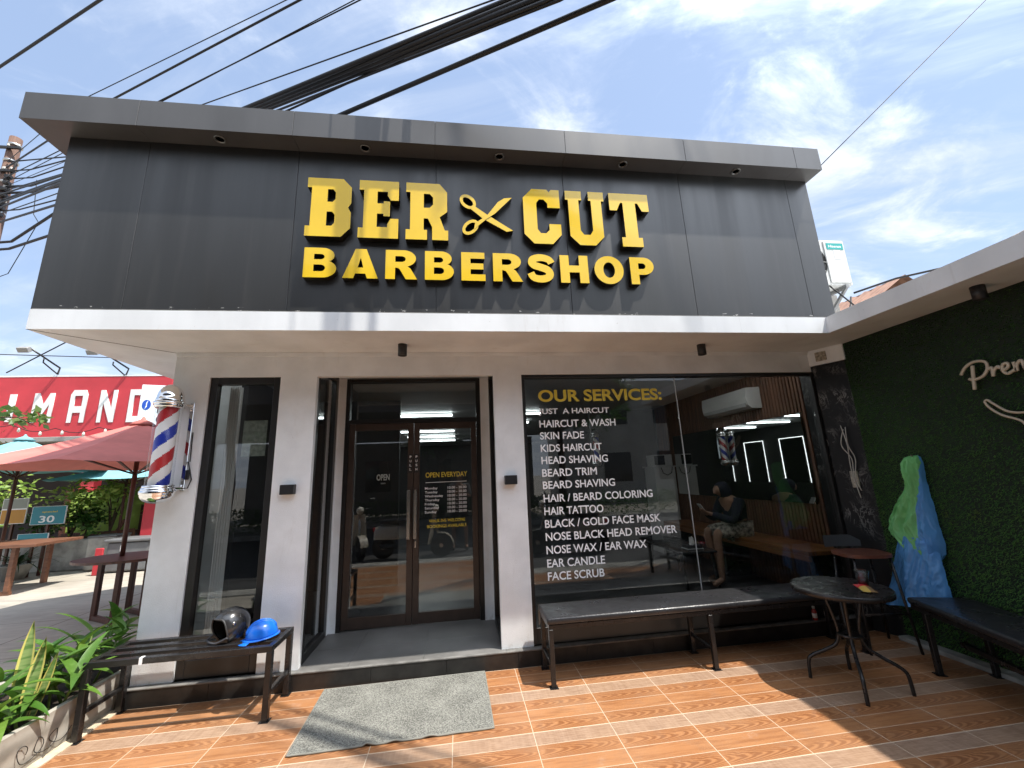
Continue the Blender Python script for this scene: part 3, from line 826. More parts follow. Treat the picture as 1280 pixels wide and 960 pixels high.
# ------------------------------------------------------------------ chrome barber pole on the left pillar
def barber_pole(label, x, y, z0, z1, r, flip=1, cable=True, brx=None, dull=False, group='striped barber poles'):
    t_ = thing('barber_pole', label, 'barber pole', (x, y, z0), group)
    H = z1 - z0; zc0, zc1 = z0 + H * 0.135, z1 - H * 0.20
    cols = [mat('stripe_white', (0.88, 0.88, 0.88), 0.35), mat('stripe_blue', (0.02, 0.045, 0.42), 0.35), mat('stripe_red', (0.50, 0.02, 0.03), 0.35)]
    seg, lv = 48, 90
    prof = [(r * 0.78, zc0 + (zc1 - zc0) * i / lv) for i in range(lv + 1)]
    def mif(i, k):
        ph = (-flip * k / seg + (i / lv) * (zc1 - zc0) / (r * 4.6)) % 1.0
        return 1 if ph < .26 else (0 if ph < .5 else (2 if ph < .76 else 0))
    MB().lathe(prof, (x, y, 0), seg, mif=mif).build('striped_cylinder', cols, t_)
    MB().lathe([(r, zc0), (r, zc1)], (x, y, 0), 32).build('glass_tube', clear, t_)
    dome = [(r * 1.02, zc1 - .01), (r * 1.14, zc1), (r * 1.16, zc1 + .02 * H), (r * 1.04, zc1 + .035 * H), (r * 1.1, zc1 + .045 * H), (r * 1.1, zc1 + .065 * H)]
    dome += [(r * 1.05 * math.cos(a), zc1 + .07 * H + (z1 - zc1 - .07 * H) * math.sin(a)) for a in [R(q) for q in range(0, 91, 10)]]
    MB().lathe(dome, (x, y, 0), 36).build('dome', chrome, t_)
    cup = [(r * 1.04, zc0 + .012), (r * 1.16, zc0 + .010), (r * 1.16, zc0 - .008), (r * 1.06, zc0 - .012), (r * 1.30, zc0 - .03 * H), (r * 1.30, zc0 - .055 * H)]
    cup += [(r * 1.24 * math.cos(a), zc0 - .06 * H - (zc0 - .06 * H - z0) * math.sin(a)) for a in [R(q) for q in range(0, 91, 10)]]
    MB().lathe(cup, (x, y, 0), 36).build('base_cup', chrome, t_)
    if brx is None: return t_
    b = MB(); bx, by = brx
    b.box(bx - 0.016, bx + 0.016, by - 0.012, by, zc0 - .04, zc1 + .06, 0.003)
    for zz in (zc0 - 0.02, zc1 + 0.03):
        b.bar((bx, by - .006, zz), (x, y, zz), 0.028, 0.018, 0.003)
        b.lathe([(r * 1.22, -0.012), (r * 1.22, 0.012)], (x, y, zz), 30)
    b.build('bracket', chrome, t_)
    if cable:
        MB().tube([(bx + .03, by - .01, zc1 - .20), (bx + .038, by - .012, zc1 - .45), (bx + .03, by - .02, zc0 + .2), (bx + .065, by - .01, zc0 + .05), (bx + .05, by - .02, zc0 - .02), (bx - .01, by - .02, zc0 - .02)], 0.005, 6).build('power_cable', bplastic, t_)
        MB().box(bx + .022, bx + .045, by - .025, by - .004, zc1 - .60, zc1 - .52, 0.004).build('switch_box', bplastic, t_)
    return t_
barber_pole('chrome barber pole with red and blue stripes on the left pillar', 0.0, -0.15, 1.475, 2.452, 0.090, 1, True, (0.092, -0.001))

# ------------------------------------------------------------------ corner column and grass wall
colm = thing('stone_column', 'black marbled corner column with loose wires beside the shop window', 'column', (6.35, -0.1, 0))
stone = bpy.data.materials.new('black_marble'); stone.use_nodes = True
t = stone.node_tree; b = t.nodes['Principled BSDF']
pos, (x, y, z) = position(t)
wv = noise_n(t, vec(t, x * 3.0, y * 3.0, z * 1.6), 2.4, 8, 0.72, 1.6)
vein = (wv - 0.5).abs().ramp(0.0, 0.035, 1.0, 0.0) * noise_n(t, pos, 3.0, 3).ramp(0.45, 0.7)
t.links.new(mixc(t, vein * 0.7, (0.006, 0.006, 0.0065), (0.34, 0.33, 0.31)), b.inputs['Base Color']); b.inputs['Roughness'].default_value = 0.5; b.inputs['Specular IOR Level'].default_value = 0.25
MB().prism([(6.288, 0.0), (6.405, -0.27), (6.60, -0.27), (6.60, 0.195), (6.288, 0.195)], 0.0, 2.610).build('shaft', stone, colm)
MB().prism([(6.250, 0.003), (6.392, -0.290), (6.60, -0.290), (6.60, 0.195), (6.250, 0.195)], 2.610, 2.7795).build('capital', white, colm)
q = MB(); d_ = (Vector((6.392, -0.290, 0)) - Vector((6.250, 0.003, 0))).normalized(); nn = Vector((-0.9, -0.436, 0)).normalized()
cpt = Vector((6.305, -0.110, 2.695)) + nn * 0.003
Mq = Matrix((d_, Vector((0, 0, 1)), nn)).transposed().to_4x4(); Mq.translation = cpt
q.box(-0.05, 0.05, -0.05, 0.05, 0, 0.012, 0.004, Mq); q.box(-0.03, 0.03, -0.012, 0.012, 0.012, 0.03, 0.004, Mq)
q.build('socket', mat('aged_plastic', (0.42, 0.38, 0.30), 0.6, var=0.5, scale=40), colm)
wm = mat('wire_white', (0.50, 0.47, 0.42), 0.5)
for k, off in enumerate((0.0, 0.022, -0.015)):
    w0 = [(6.35, -0.15, 1.90 + .02 * k, .028, off), (6.35, -0.15, 1.74, .05 + .01 * k, off + .035 * (k - 1)), (6.352, -0.15, 1.60, .04, .02 + off * 1.3), (6.355, -0.155, 1.42, .035, off * .6), (6.36, -0.16, 1.22 + .07 * k, .03, .01 + off * .8)]
    MB().tube(smooth([Vector(q[:3]) + nn * q[3] + d_ * q[4] for q in w0], 8), 0.0045, 6).build('loose_wire', wm, colm)
q = MB(); Mq.translation = Vector((6.36, -0.15, 1.42)) + nn * 0.012
q.box(-0.03, 0.03, -0.10, 0.06, 0, 0.02, 0.003, Mq); q.build('junction_box', mat('aged_plastic', (0.42, 0.38, 0.30), 0.6), colm)

gw = thing('grass_wall', 'dark artificial grass wall running from the corner column under the side canopy', 'wall', (6.4, -1.8, 0))
MB().box(6.405, 6.62, -3.4, -0.272, 0.0, 2.779).build('backing', mat('turf_backing', (0.010, 0.018, 0.010), 0.9), gw)
rng = np.random.default_rng(3); V = []; F = []
for i in range(52000):
    yy = -0.275 - rng.random() ** 1.25 * 2.0; zz = 0.03 + rng.random() * 2.74
    L = rng.uniform(.018, .036); a = rng.normal(0, .9); dx_ = -rng.uniform(.4, 1.0) * L
    dyy = math.sin(a) * L * .8; dz_ = -math.cos(a) * L * .45
    s_ = .0032; k = len(V)
    V += [(6.406, yy - s_, zz), (6.406, yy + s_, zz), (6.406 + dx_, yy + dyy, zz + dz_)]
    F.append((k, k + 1, k + 2))
tf = pymesh('turf', V, F, leaf_mat('turf_blade', (0.034, 0.14, 0.035), (0.16, 0.32, 0.07), 0.6), gw)
tf['kind'] = 'stuff'
MB().box(6.30, 6.404, -3.4, -0.28, 0.0, 0.035, 0.004).build('wall_base', concrete, gw)

neon = thing('wall_lettering', 'cream script lettering and wing outline sign on the dark grass wall', 'sign', (6.36, -1.4, 2.0))
cream = mat('cream_acrylic', (0.52, 0.44, 0.33), 0.4)
# drawn with the letters' strokes: u runs towards the camera
def stroke(mb, pts, r=0.011, n=6):
    P = [Vector((6.345, -q[0], q[1])) for q in pts]
    out_ = []
    for i in range(len(P) - 1):
        a_, b_, c__, d__ = P[max(i - 1, 0)], P[i], P[i + 1], P[min(i + 2, len(P) - 1)]
        for j in range(n):
            t_ = j / n
            out_.append(0.5 * ((2 * b_) + (c__ - a_) * t_ + (2 * a_ - 5 * b_ + 4 * c__ - d__) * t_ ** 2 + (3 * b_ - a_ - 3 * c__ + d__) * t_ ** 3))
    mb.tube(out_ + [P[-1]], r, 6)
word = MB()
stroke(word, [(1.318, 2.260), (1.305, 2.18), (1.290, 2.075)], .013)
stroke(word, [(1.232, 2.205), (1.27, 2.255), (1.33, 2.285), (1.395, 2.270), (1.400, 2.215), (1.36, 2.165), (1.30, 2.150), (1.275, 2.165)])
stroke(word, [(1.405, 2.205), (1.425, 2.215), (1.420, 2.150), (1.432, 2.190), (1.462, 2.215), (1.470, 2.195)])
stroke(word, [(1.478, 2.175), (1.512, 2.195), (1.515, 2.225), (1.490, 2.220), (1.480, 2.180), (1.500, 2.150), (1.545, 2.170)])
stroke(word, [(1.548, 2.225), (1.552, 2.155), (1.562, 2.200), (1.590, 2.225), (1.598, 2.160), (1.610, 2.205), (1.640, 2.228), (1.650, 2.165), (1.675, 2.19)])
stroke(word, [(1.688, 2.225), (1.690, 2.165), (1.712, 2.19)])
stroke(word, [(1.725, 2.225), (1.730, 2.165), (1.760, 2.175), (1.772, 2.228), (1.776, 2.165), (1.795, 2.19)])
stroke(word, [(1.800, 2.225), (1.805, 2.160), (1.815, 2.205), (1.840, 2.225), (1.848, 2.160), (1.860, 2.205), (1.885, 2.225), (1.895, 2.165)])
word.build('script_word', cream, neon)
wing = MB()
stroke(wing, [(1.325, 1.975), (1.345, 1.985), (1.375, 1.950), (1.44, 1.885), (1.53, 1.865), (1.62, 1.90), (1.68, 1.96)], .009)
stroke(wing, [(1.325, 1.975), (1.345, 1.925), (1.40, 1.865), (1.47, 1.825), (1.50, 1.800), (1.520, 1.750)], .009)
stroke(wing, [(1.68, 1.96), (1.66, 1.88), (1.61, 1.835), (1.57, 1.80), (1.560, 1.750)], .009)
wing.build('wing_outline', cream, neon)

# ------------------------------------------------------------------ benches
def slat_bench():
    t_ = thing('metal_bench', 'black slatted metal bench with two helmets in front of the narrow window', 'bench', (0.5, -0.25, 0))
    x0, x1, y0, y1, H, b = -0.105, 1.085, -0.455, -0.065, 0.47, 0.04
    for xx in (x0, x1 - b):
        for yy in (y0, y1 - b):
            l = MB(); l.box(xx, xx + b, yy, yy + b, 0.004, H - b, 0.003); l.box(xx - .012, xx + b + .012, yy - .012, yy + b + .012, 0.0, 0.004)
            l.build('leg', bmetal, t_)
    f = MB()
    f.box(x0, x1, y0, y0 + b, H - b, H, 0.003); f.box(x0, x1, y1 - b, y1, H - b, H, 0.003)
    f.box(x0, x0 + b, y0 + b, y1 - b, H - b + .0005, H - .0005, 0.003); f.box(x1 - b, x1, y0 + b, y1 - b, H - b + .0005, H - .0005, 0.003)
    f.build('seat_frame', bmetal, t_)
    for yy in (-0.345, -0.225):
        MB().box(x0 + b, x1 - b, yy, yy + 0.052, H - .026, H - .001, 0.003).build('slat', bmetal, t_)
    for xx in (x0, x1 - b): MB().box(xx + .005, xx + b - .005, y0 + b, y1 - b, 0.15, 0.18, 0.003).build('stretcher', bmetal, t_)
    MB().box(0.235, 0.256, y0 - .0015, y0 + .03, H - b - .001, H + .0012).build('tape_patch', white_v, t_)
slat_bench()


def pad_bench(name, label, L, Wd, H, xs, pad=0.055, stretch=True):
    """built lengthways along x from 0, front edge at y=0"""
    t_ = thing(name, label, 'bench')
    b = 0.036
    p_ = MB(); p_.box(-0.012, L + 0.012, -0.012, Wd + 0.012, H - pad, H, 0.018, seg=3)
    o = p_.build('padded_seat', leather, t_)
    for f in o.data.polygons: f.use_smooth = True
    f = MB(); z0, z1 = H - pad - 0.034, H - pad - .001
    f.box(0, L, 0, b, z0, z1, 0.003); f.box(0, L, Wd - b, Wd, z0, z1, 0.003)
    for xx in xs: f.box(xx, xx + b, b, Wd - b, z0 + .001, z1 - .001, 0.003)
    f.build('seat_frame', bmetal, t_)
    for xx in xs:
        for yy in (0, Wd - b):
            l = MB(); l.box(xx, xx + b, yy, yy + b, 0.004, z0, 0.003); l.box(xx - .014, xx + b + .014, yy - .014, yy + b + .014, 0, 0.004)
            l.build('leg', bmetal, t_)
        if stretch: MB().box(xx + .006, xx + b - .006, b, Wd - b, 0.13, 0.155, 0.003).build('stretcher', bmetal, t_)
    return t_
pb = pad_bench('padded_bench', 'long black padded bench below the services window', 2.74, 0.36, 0.485, (0.0, 1.33, 2.70), 0.05)
pb.location = (3.085, -0.445, 0)
rb = pad_bench('padded_bench', 'black padded bench standing against the dark grass wall', 2.1, 0.40, 0.50, (0.10, 1.9), 0.05, False)
q = MB(); q.box(0.14, 1.9, 0.18, 0.215, 0.20, 0.235, 0.003)
q.build('stretcher', bmetal, rb)
ang = math.atan2(-1.6 + 0.76, 5.694 - 5.958)
rb.location = (5.965, -0.745, 0); rb.rotation_euler = (0, 0, ang)

# ------------------------------------------------------------------ round table with cup and snack pack
tb = thing('round_table', 'round black glass topped table with curved metal legs', 'table', (5.20, -0.92, 0))
TX, TY, TZ = 5.235, -0.89, 0.665
tg = bpy.data.materials.new('mottled_glass'); tg.use_nodes = True
t = tg.node_tree; b = t.nodes['Principled BSDF']; pos, (x, y, z) = position(t)
nn_ = noise_n(t, pos, 14, 7, 0.7, 0.6)
t.links.new(mixc(t, nn_.ramp(0.42, 0.72), (0.016, 0.016, 0.017), (0.13, 0.13, 0.125)), b.inputs['Base Color'])
b.inputs['Roughness'].default_value = 0.14
MB().lathe([(0.0, TZ - .006), (0.295, TZ - .006), (0.295, TZ), (0.0, TZ)], (TX, TY, 0), 56).build('tabletop', tg, tb)
MB().lathe([(0.296, TZ - .03), (0.312, TZ - .03), (0.312, TZ + .001), (0.306, TZ + .004), (0.296, TZ + .001)], (TX, TY, 0), 56).build('rim', bmetal, tb)
for k, (fx, fy) in enumerate(((5.02, -0.70), (5.07, -1.10), (5.475, -1.06), (5.41, -0.65))):
    dx_, dy_ = fx - TX, fy - TY
    pts = [(TX + dx_ * .42, TY + dy_ * .42, TZ - .02), (TX + dx_ * .28, TY + dy_ * .28, 0.48), (TX + dx_ * .22, TY + dy_ * .22, 0.36), (TX + dx_ * .30, TY + dy_ * .30, 0.27),
           (TX + dx_ * .55, TY + dy_ * .55, 0.215), (TX + dx_ * .85, TY + dy_ * .85, 0.165), (TX + dx_ * .97, TY + dy_ * .97, 0.12), (TX + dx_, TY + dy_, 0.0)]
    P = [Vector(q) for q in pts]; sm = []
    for i in range(len(P) - 1):
        a_, b_, c__, d__ = P[max(i - 1, 0)], P[i], P[i + 1], P[min(i + 2, len(P) - 1)]
        for j in range(5):
            t_ = j / 5
            sm.append(0.5 * ((2 * b_) + (c__ - a_) * t_ + (2 * a_ - 5 * b_ + 4 * c__ - d__) * t_ ** 2 + (3 * b_ - a_ - 3 * c__ + d__) * t_ ** 3))
    MB().tube(sm + [P[-1]], 0.0125, 10).build('leg', bmetal, tb)
MB().lathe([(0.07, 0.33), (0.075, 0.335), (0.075, 0.345), (0.07, 0.35)], (TX, TY, 0), 24).build('collar_ring', bmetal, tb)
cup = thing('plastic_cup', 'clear plastic cup of dark iced drink on the round table', 'cup', (5.40, -0.93, TZ))
MB().lathe([(0.028, 0.001), (0.037, 0.055)], (5.40, -0.93, TZ), 24).build('drink', mat('dark_drink', (0.02, 0.008, 0.005), 0.1), cup)
MB().lathe([(0.030, 0.0), (0.042, 0.098), (0.045, 0.100), (0.043, 0.102)], (5.40, -0.93, TZ), 28).build('cup_wall', MATS['cup_plastic'], cup)
MB().lathe([(0.046, 0.099), (0.047, 0.106), (0.040, 0.112), (0.0, 0.113)], (5.40, -0.93, TZ), 24).build('lid', MATS['cup_plastic'], cup)
pk = thing('snack_packet', 'small red and yellow snack packet lying beside the cup', 'packet', (5.335, -1.00, TZ))
Mk = Matrix.Translation((5.335, -1.00, TZ + 0.004)) @ Matrix.Rotation(R(60), 4, 'Z')
q = MB(); q.grid(lambda u, v: Mk @ Vector(((u - .5) * .21, (v - .5) * .085, .004 + .018 * math.sin(math.pi * u) ** .6 * math.sin(math.pi * v) ** .7)), 14, 8, mif=lambda i, j: 0 if i > 6 else (1 if j > 3 else 2))
q.build('packet_film', [mat('red_film', (0.55, 0.03, 0.04), 0.25), mat('yellow_film', (0.50, 0.34, 0.08), 0.3), mat('brown_film', (0.20, 0.12, 0.06), 0.3)], pk)

# tall chair behind the table
ch = thing('bar_chair', 'tall black framed chair with brown seat beside the corner column', 'chair', (6.05, -0.33, 0))
cx_, cy__ = 6.02, -0.36
seatp = [(0.20 * math.copysign(abs(math.cos(a)) ** .6, math.cos(a)), 0.17 * math.copysign(abs(math.sin(a)) ** .6, math.sin(a))) for a in [2 * math.pi * k / 36 for k in range(36)]]
Ms = Matrix.Translation((cx_, cy__, 0)) @ Matrix.Rotation(R(-12), 4, 'Z')
MB().prism(seatp, 0.745, 0.772, Ms).build('seat', mat('worn_seat', (0.17, 0.060, 0.035), 0.4, col2=(0.09, 0.03, 0.02), scale=10), ch)
MB().grid(lambda u, v: Ms @ Vector((-0.20 + 0.33 * u, 0.165 + 0.02 * math.sin(u * 3.1), 0.79 + v * (0.105 - 0.05 * max(0, u - .75) * 4))), 14, 4).build('backrest', mat('grey_back', (0.055, 0.06, 0.065), 0.45), ch)
for sx_ in (-1, 1):
    for sy_ in (-1, 1):
        a_ = Ms @ Vector((0.15 * sx_, 0.12 * sy_, 0.745)); b_ = Ms @ Vector((0.20 * sx_, 0.17 * sy_, 0.0))
        MB().tube([a_, b_], 0.011, 8).build('leg', bmetal, ch)
MB().tube([Ms @ Vector((0.185 * a, 0.155 * b2, 0.30)) for a, b2 in ((-1, -1), (1, -1), (1, 1), (-1, 1))], 0.008, 6, closed=True).build('footrest', bmetal, ch)

# two cans on the floor below the bench end
for lab, xx, cc in (('small red topped bottle on the plinth below the bench', 5.73, (0.45, 0.05, 0.04)), ('small green bottle on the plinth below the bench', 5.86, (0.05, 0.22, 0.08))):
    t_ = thing('bottle', lab, 'bottle', (xx, -0.03, ZP), 'small bottles under the bench')
    MB().lathe([(0.018, 0), (0.020, 0.004), (0.020, 0.075), (0.010, 0.095), (0.010, 0.1)], (xx, -0.03, ZP), 16).build('body', mat('bottle_' + ('red' if cc[0] > .3 else 'green'), cc, 0.3), t_)
    MB().lathe([(0.0202, 0.02), (0.0205, 0.06)], (xx, -0.03, ZP), 16).build('paper_label', white_v, t_)
    MB().lathe([(0.012, 0.1), (0.012, 0.118), (0, 0.119)], (xx, -0.03, ZP), 14).build('cap', mat('cap_white', (0.6, 0.6, 0.58), 0.4), t_)

# ------------------------------------------------------------------ raincoat hung on the grass wall
rc = thing('raincoat', 'green and blue plastic raincoat hanging on the dark grass wall', 'raincoat', (6.3, -0.6, 1.6))
def film(name, c):
    M = mat(name, c, 0.22, var=0.10, scale=10, bump=1.0, bscale=26, spec=0.65, stretch=(1, 1, 0.3))
    t = M.node_tree; b = t.nodes['Principled BSDF']; tl = t.nodes.new('ShaderNodeBsdfTranslucent'); tl.inputs[0].default_value = (*c, 1)
    tp = t.nodes.new('ShaderNodeBsdfTransparent'); tp.inputs[0].default_value = (*[min(1, q * 1.3 + .2) for q in c], 1)
    m1 = t.nodes.new('ShaderNodeMixShader'); m1.inputs[0].default_value = 0.25; m2 = t.nodes.new('ShaderNodeMixShader'); m2.inputs[0].default_value = 0.10
    t.links.new(b.outputs[0], m1.inputs[1]); t.links.new(tl.outputs[0], m1.inputs[2]); t.links.new(m1.outputs[0], m2.inputs[1]); t.links.new(tp.outputs[0], m2.inputs[2])
    t.links.new(m2.outputs[0], t.nodes['Material Output'].inputs[0])
    return M
grn, blu = film('green_film', (0.24, 0.68, 0.24)), film('blue_film', (0.13, 0.40, 0.84))
# levels: z, y far edge, y near edge, bulge from the wall
lev = [(1.605, -0.715, -0.765, .02), (1.585, -0.675, -0.790, .06), (1.54, -0.650, -0.795, .085), (1.46, -0.640, -0.795, .095), (1.38, -0.642, -0.790, .085), (1.30, -0.605, -0.790, .08),
       (1.22, -0.545, -0.790, .085), (1.13, -0.475, -0.790, .09), (1.03, -0.405, -0.790, .10), (0.96, -0.395, -0.795, .105), (0.88, -0.440, -0.795, .105), (0.80, -0.515, -0.775, .085), (0.74, -0.590, -0.735, .06)]
def coat(u, v):
    f = v * (len(lev) - 1); i = min(int(f), len(lev) - 2); k = f - i
    z, ya, yb, bl = [lev[i][q] * (1 - k) + lev[i + 1][q] * k for q in range(4)]
    yy = ya + (yb - ya) * u
    d_ = bl * math.sin(math.pi * min(1, max(0, u))) ** .55
    fold = 0.020 * math.sin(u * 21 + v * 2.5) * v + 0.016 * (1 - 2 * abs(mnoise.noise(Vector((u * 7 + v * 2, v * 4, 1.3))))) + 0.011 * (1 - 2 * abs(mnoise.noise(Vector((u * 15 - v * 5, v * 9, 4))))) + 0.006 * mnoise.noise(Vector((u * 30, v * 26, 9)))
    zz = z - (0.06 * math.sin(math.pi * ((u * 2) % 1)) * max(0, v - .75) * 4)
    return Vector((6.375 - d_ - fold * (1 if d_ > .02 else .3) - .005, yy + fold * .3, zz))
nu, nv = 90, 100
MB().grid(coat, nu, nv, mif=lambda i, j: 0 if i < nu * (.97 - .25 * min(1, max(0, (j / nv - .20) / .28))) else 1).build('coat', [grn, blu], rc)
def skirt(u, v):
    z = 0.92 - v * (0.50 + 0.13 * (1 - u)); ya, yb = -0.47 + 0.20 * v, -0.75 - 0.07 * v
    fold = 0.025 * math.sin(u * 14 + 1) * v + 0.014 * (1 - 2 * abs(mnoise.noise(Vector((u * 8 + v * 3, v * 4, 7))))) + 0.006 * mnoise.noise(Vector((u * 24, v * 20, 2)))
    return Vector((6.36 - 0.10 * math.sin(math.pi * u) ** .6 - fold - 0.06 * v, ya + (yb - ya) * u, z))
MB().grid(skirt, 70, 60).build('skirt', blu, rc)
MB().tube([(6.40, -0.75, 1.60), (6.33, -0.75, 1.59), (6.31, -0.75, 1.61)], 0.006, 6).build('hook', steel, rc)

# ------------------------------------------------------------------ helmets
hb = thing('motorcycle_helmet', 'black open face motorcycle helmet on the slatted bench', 'helmet', (0.70, -0.24, 0.47))
Mh = Matrix.Translation((0.690, -0.235, 0.566)) @ Matrix.Rotation(R(236), 4, 'Z') @ Matrix.Scale(0.88, 4)
def helm(r, a_open, mir=False):
    mb = MB()
    def fn(u, v):
        az = (u - .5) * 2 * math.pi; el_ = R(90) - v * R(140)
        # the face opening is cut back around azimuth 0
        fo = max(0.0, 1 - (abs(az) / R(62)) ** 6) if abs(az) < R(62) else 0
        lim = R(90) - v * (R(140) - fo * R(a_open))
        return Mh @ Vector((r[0] * math.cos(lim) * math.cos(az), r[1] * math.cos(lim) * math.sin(az), r[2] * math.sin(lim)))
    return mb.grid(fn, 72, 22)
helm((.150, .128, .142), 84).build('shell', mat('helmet_black', (0.022, 0.022, 0.023), 0.22, var=0.2, scale=6, coat=0.4), hb)
helm((.136, .114, .128), 80).build('padding', mat('helmet_pad', (0.010, 0.010, 0.010), 0.9), hb)
rim = []
for k in range(33):
    az = -R(62) + R(124) * k / 32; fo = max(0, 1 - (abs(az) / R(62)) ** 6); lim = R(90) - (R(140) - fo * R(84))
    rim.append(Mh @ Vector((.152 * math.cos(lim) * math.cos(az), .130 * math.cos(lim) * math.sin(az), .144 * math.sin(lim))))
MB().tube(rim, 0.006, 6).build('edge_trim', mat('trim_grey', (0.05, 0.05, 0.05), 0.4), hb)
for sy_ in (-1, 1):
    q = MB(); Mv = Mh @ Matrix.Translation((0.045, sy_ * .118, .04)) @ Matrix.Rotation(R(90), 4, 'X')
    q.lathe([(0, -.012), (.012, -.012), (.012, .012), (0, .012)], (0, 0, 0), 14, M=Mv); q.build('snap_button', steel, hb)

q = MB(); q.tube(smooth([Mh @ Vector(p_) for p_ in ((.06, -.112, -.06), (.10, -.13, -.095), (.13, -.05, -.098), (.12, .03, -.097), (.08, .108, -.06))]), .008, 6); q.build('chin_strap', mat('strap_grey', (0.05, 0.05, 0.055), 0.7), hb)
hh = thing('hard_hat', 'bright blue hard hat at the right end of the slatted bench', 'hard hat', (0.92, -0.26, 0.47))
Mt = Matrix.Translation((0.925, -0.255, 0.484)) @ Matrix.Rotation(R(205), 4, 'Z') @ Matrix.Rotation(R(4), 4, 'Y') @ Matrix.Scale(0.84, 4)
blue_p = mat('hat_blue', (0.012, 0.16, 0.72), 0.27, coat=0.3, var=0.05, scale=6)
prof = [(.112 * math.cos(R(a)) ** .8, .125 * math.sin(R(a))) for a in range(0, 91, 6)]
q = MB(); q.lathe(prof, (0, 0, 0), 40, M=Mt, sx=1.14)
for yy in (-.028, 0, .028):
    q.tube([Mt @ Vector((.126 * math.cos(a), yy, .006 + .122 * math.sin(a) * (1 - abs(yy) * 1.2))) for a in [R(20 + 7 * k) for k in range(20)]], 0.006, 6)
q.build('shell', blue_p, hh)
q = MB(); q.lathe([(.110, .004), (.128, -.002), (.130, -.008), (.112, -.004)], (0, 0, 0), 40, M=Mt, sx=1.12)
q.grid(lambda u, v: Mt @ Vector(((.120 + .055 * v) * math.cos((u - .5) * 1.7) * 1.05, (.120 + .03 * v) * math.sin((u - .5) * 1.7), -.002 - .016 * v)), 16, 4)
q.build('brim', blue_p, hh)
q = MB(); q.grid(lambda u, v: Mt @ Vector((-.118 + .004 * math.cos(u), -.045 + .05 * u - .0, .03 + .035 * v)), 3, 3); q.build('dark_badge', mat('badge_dark', (0.10, 0.03, 0.05), 0.4), hh)
q = MB(); q.tube(smooth([Mt @ Vector(p_) for p_ in ((.02, -.115, -.005), (.03, -.10, -.016), (.07, -.02, -.017), (.04, .09, -.016), (.02, .115, -.005))]), .006, 5); q.build('chin_strap', mat('strap_black', (0.02, 0.02, 0.022), 0.7), hh)
q = MB(); q.lathe([(.098, -.002), (.098, -.014)], (0, 0, 0), 30, M=Mt, sx=1.1); q.build('headband', bplastic, hh)

# ------------------------------------------------------------------ door mat
dm = bpy.data.materials.new('loop_mat'); dm.use_nodes = True
t = dm.node_tree; b = t.nodes['Principled BSDF']; pos, (x, y, z) = position(t)
n1 = noise_n(t, pos, 120, 3, 0.7); n2 = noise_n(t, pos, 5, 4)
t.links.new(mixc(t, (n1 * 0.9 + n2 * 0.2).ramp(0.40, 0.72), (0.075, 0.074, 0.066), (0.30, 0.30, 0.265)), b.inputs['Base Color']); b.inputs['Roughness'].default_value = 0.95
bn = t.nodes.new('ShaderNodeBump'); bn.inputs['Strength'].default_value = 1.0; bn.inputs['Distance'].default_value = 0.006
t.links.new(n1.s, bn.inputs['Height']); t.links.new(bn.outputs[0], b.inputs['Normal'])
mt_ = thing('door_mat', 'grey looped door mat on the orange tiles before the porch step', 'door mat', (1.98, -0.46, 0))
mc = [Vector((1.350, -0.088, 0)), Vector((2.600, -0.062, 0)), Vector((2.612, -0.842, 0)), Vector((1.372, -0.872, 0))]
def matp(u, v, h):
    a_ = mc[0].lerp(mc[1], u); b_ = mc[3].lerp(mc[2], u); p_ = a_.lerp(b_, v)
    e = max(0, v - .93) / .07
    p_.z = h + e * 0.010 * max(0, math.sin(u * 40) + .7 * math.sin(u * 17 + 1)) * (1 if .35 < u < .75 else .15)
    return p_
q = MB(); q.grid(lambda u, v: matp(u, v, 0.011), 60, 26)
q.grid(lambda u, v: matp(u, v, 0.002), 60, 26); q.build('pile', dm, mt_, recalc=False)
q = MB()
ring_ = [matp(u / 30, 0, .006) for u in range(31)] + [matp(1, v / 16, .006) for v in range(1, 17)] + [matp(1 - u / 60, 1, .006) for u in range(1, 61)] + [matp(0, 1 - v / 16, .006) for v in range(1, 16)]
q.tube(ring_, 0.0065, 6, closed=True); q.build('edge_binding', mat('mat_edge', (0.20, 0.20, 0.175), 0.8), mt_)

# ------------------------------------------------------------------ planter and its plants
pl = thing('planter_box', 'long grey ribbed concrete planter box beside the slatted bench', 'planter', (-0.4, -0.2, 0))
pc = bpy.data.materials.new('ribbed_concrete'); pc.use_nodes = True
t = pc.node_tree; b = t.nodes['Principled BSDF']; pos, (x, y, z) = position(t)
n1 = noise_n(t, pos, 10, 5); rib = ((z * 52.0 + (x + y) * 1.2 + n1 * 0.7).sin()) * 0.5 + 0.5
t.links.new(mixc(t, (n1 * 0.7 + rib * 0.3).ramp(0.3, 0.8), (0.40, 0.375, 0.325), (0.22, 0.205, 0.175)), b.inputs['Base Color']); b.inputs['Roughness'].default_value = 0.85
bn = t.nodes.new('ShaderNodeBump'); bn.inputs['Strength'].default_value = 0.5; bn.inputs['Distance'].default_value = 0.006
t.links.new(rib.s, bn.inputs['Height']); t.links.new(bn.outputs[0], b.inputs['Normal'])
q = MB(); q.box(-0.185, -0.150, -0.865, -0.06, 0, 0.25, 0.004); q.box(-0.95, -0.186, -0.865, -0.830, 0, 0.2495, 0.004); q.box(-0.95, -0.915, -0.829, 0.60, 0, 0.25, 0.004)
q.box(-0.185, -0.150, -0.059, 0.60, 0, 0.2495, 0.004)
q.build('planter_wall', pc, pl)
MB().grid(lambda u, v: Vector((-0.915 + .73 * u, -.83 + 1.43 * v, .195 + .025 * mnoise.noise(Vector((u * 6, v * 11, 0))))), 24, 40).build('soil', soil, pl)


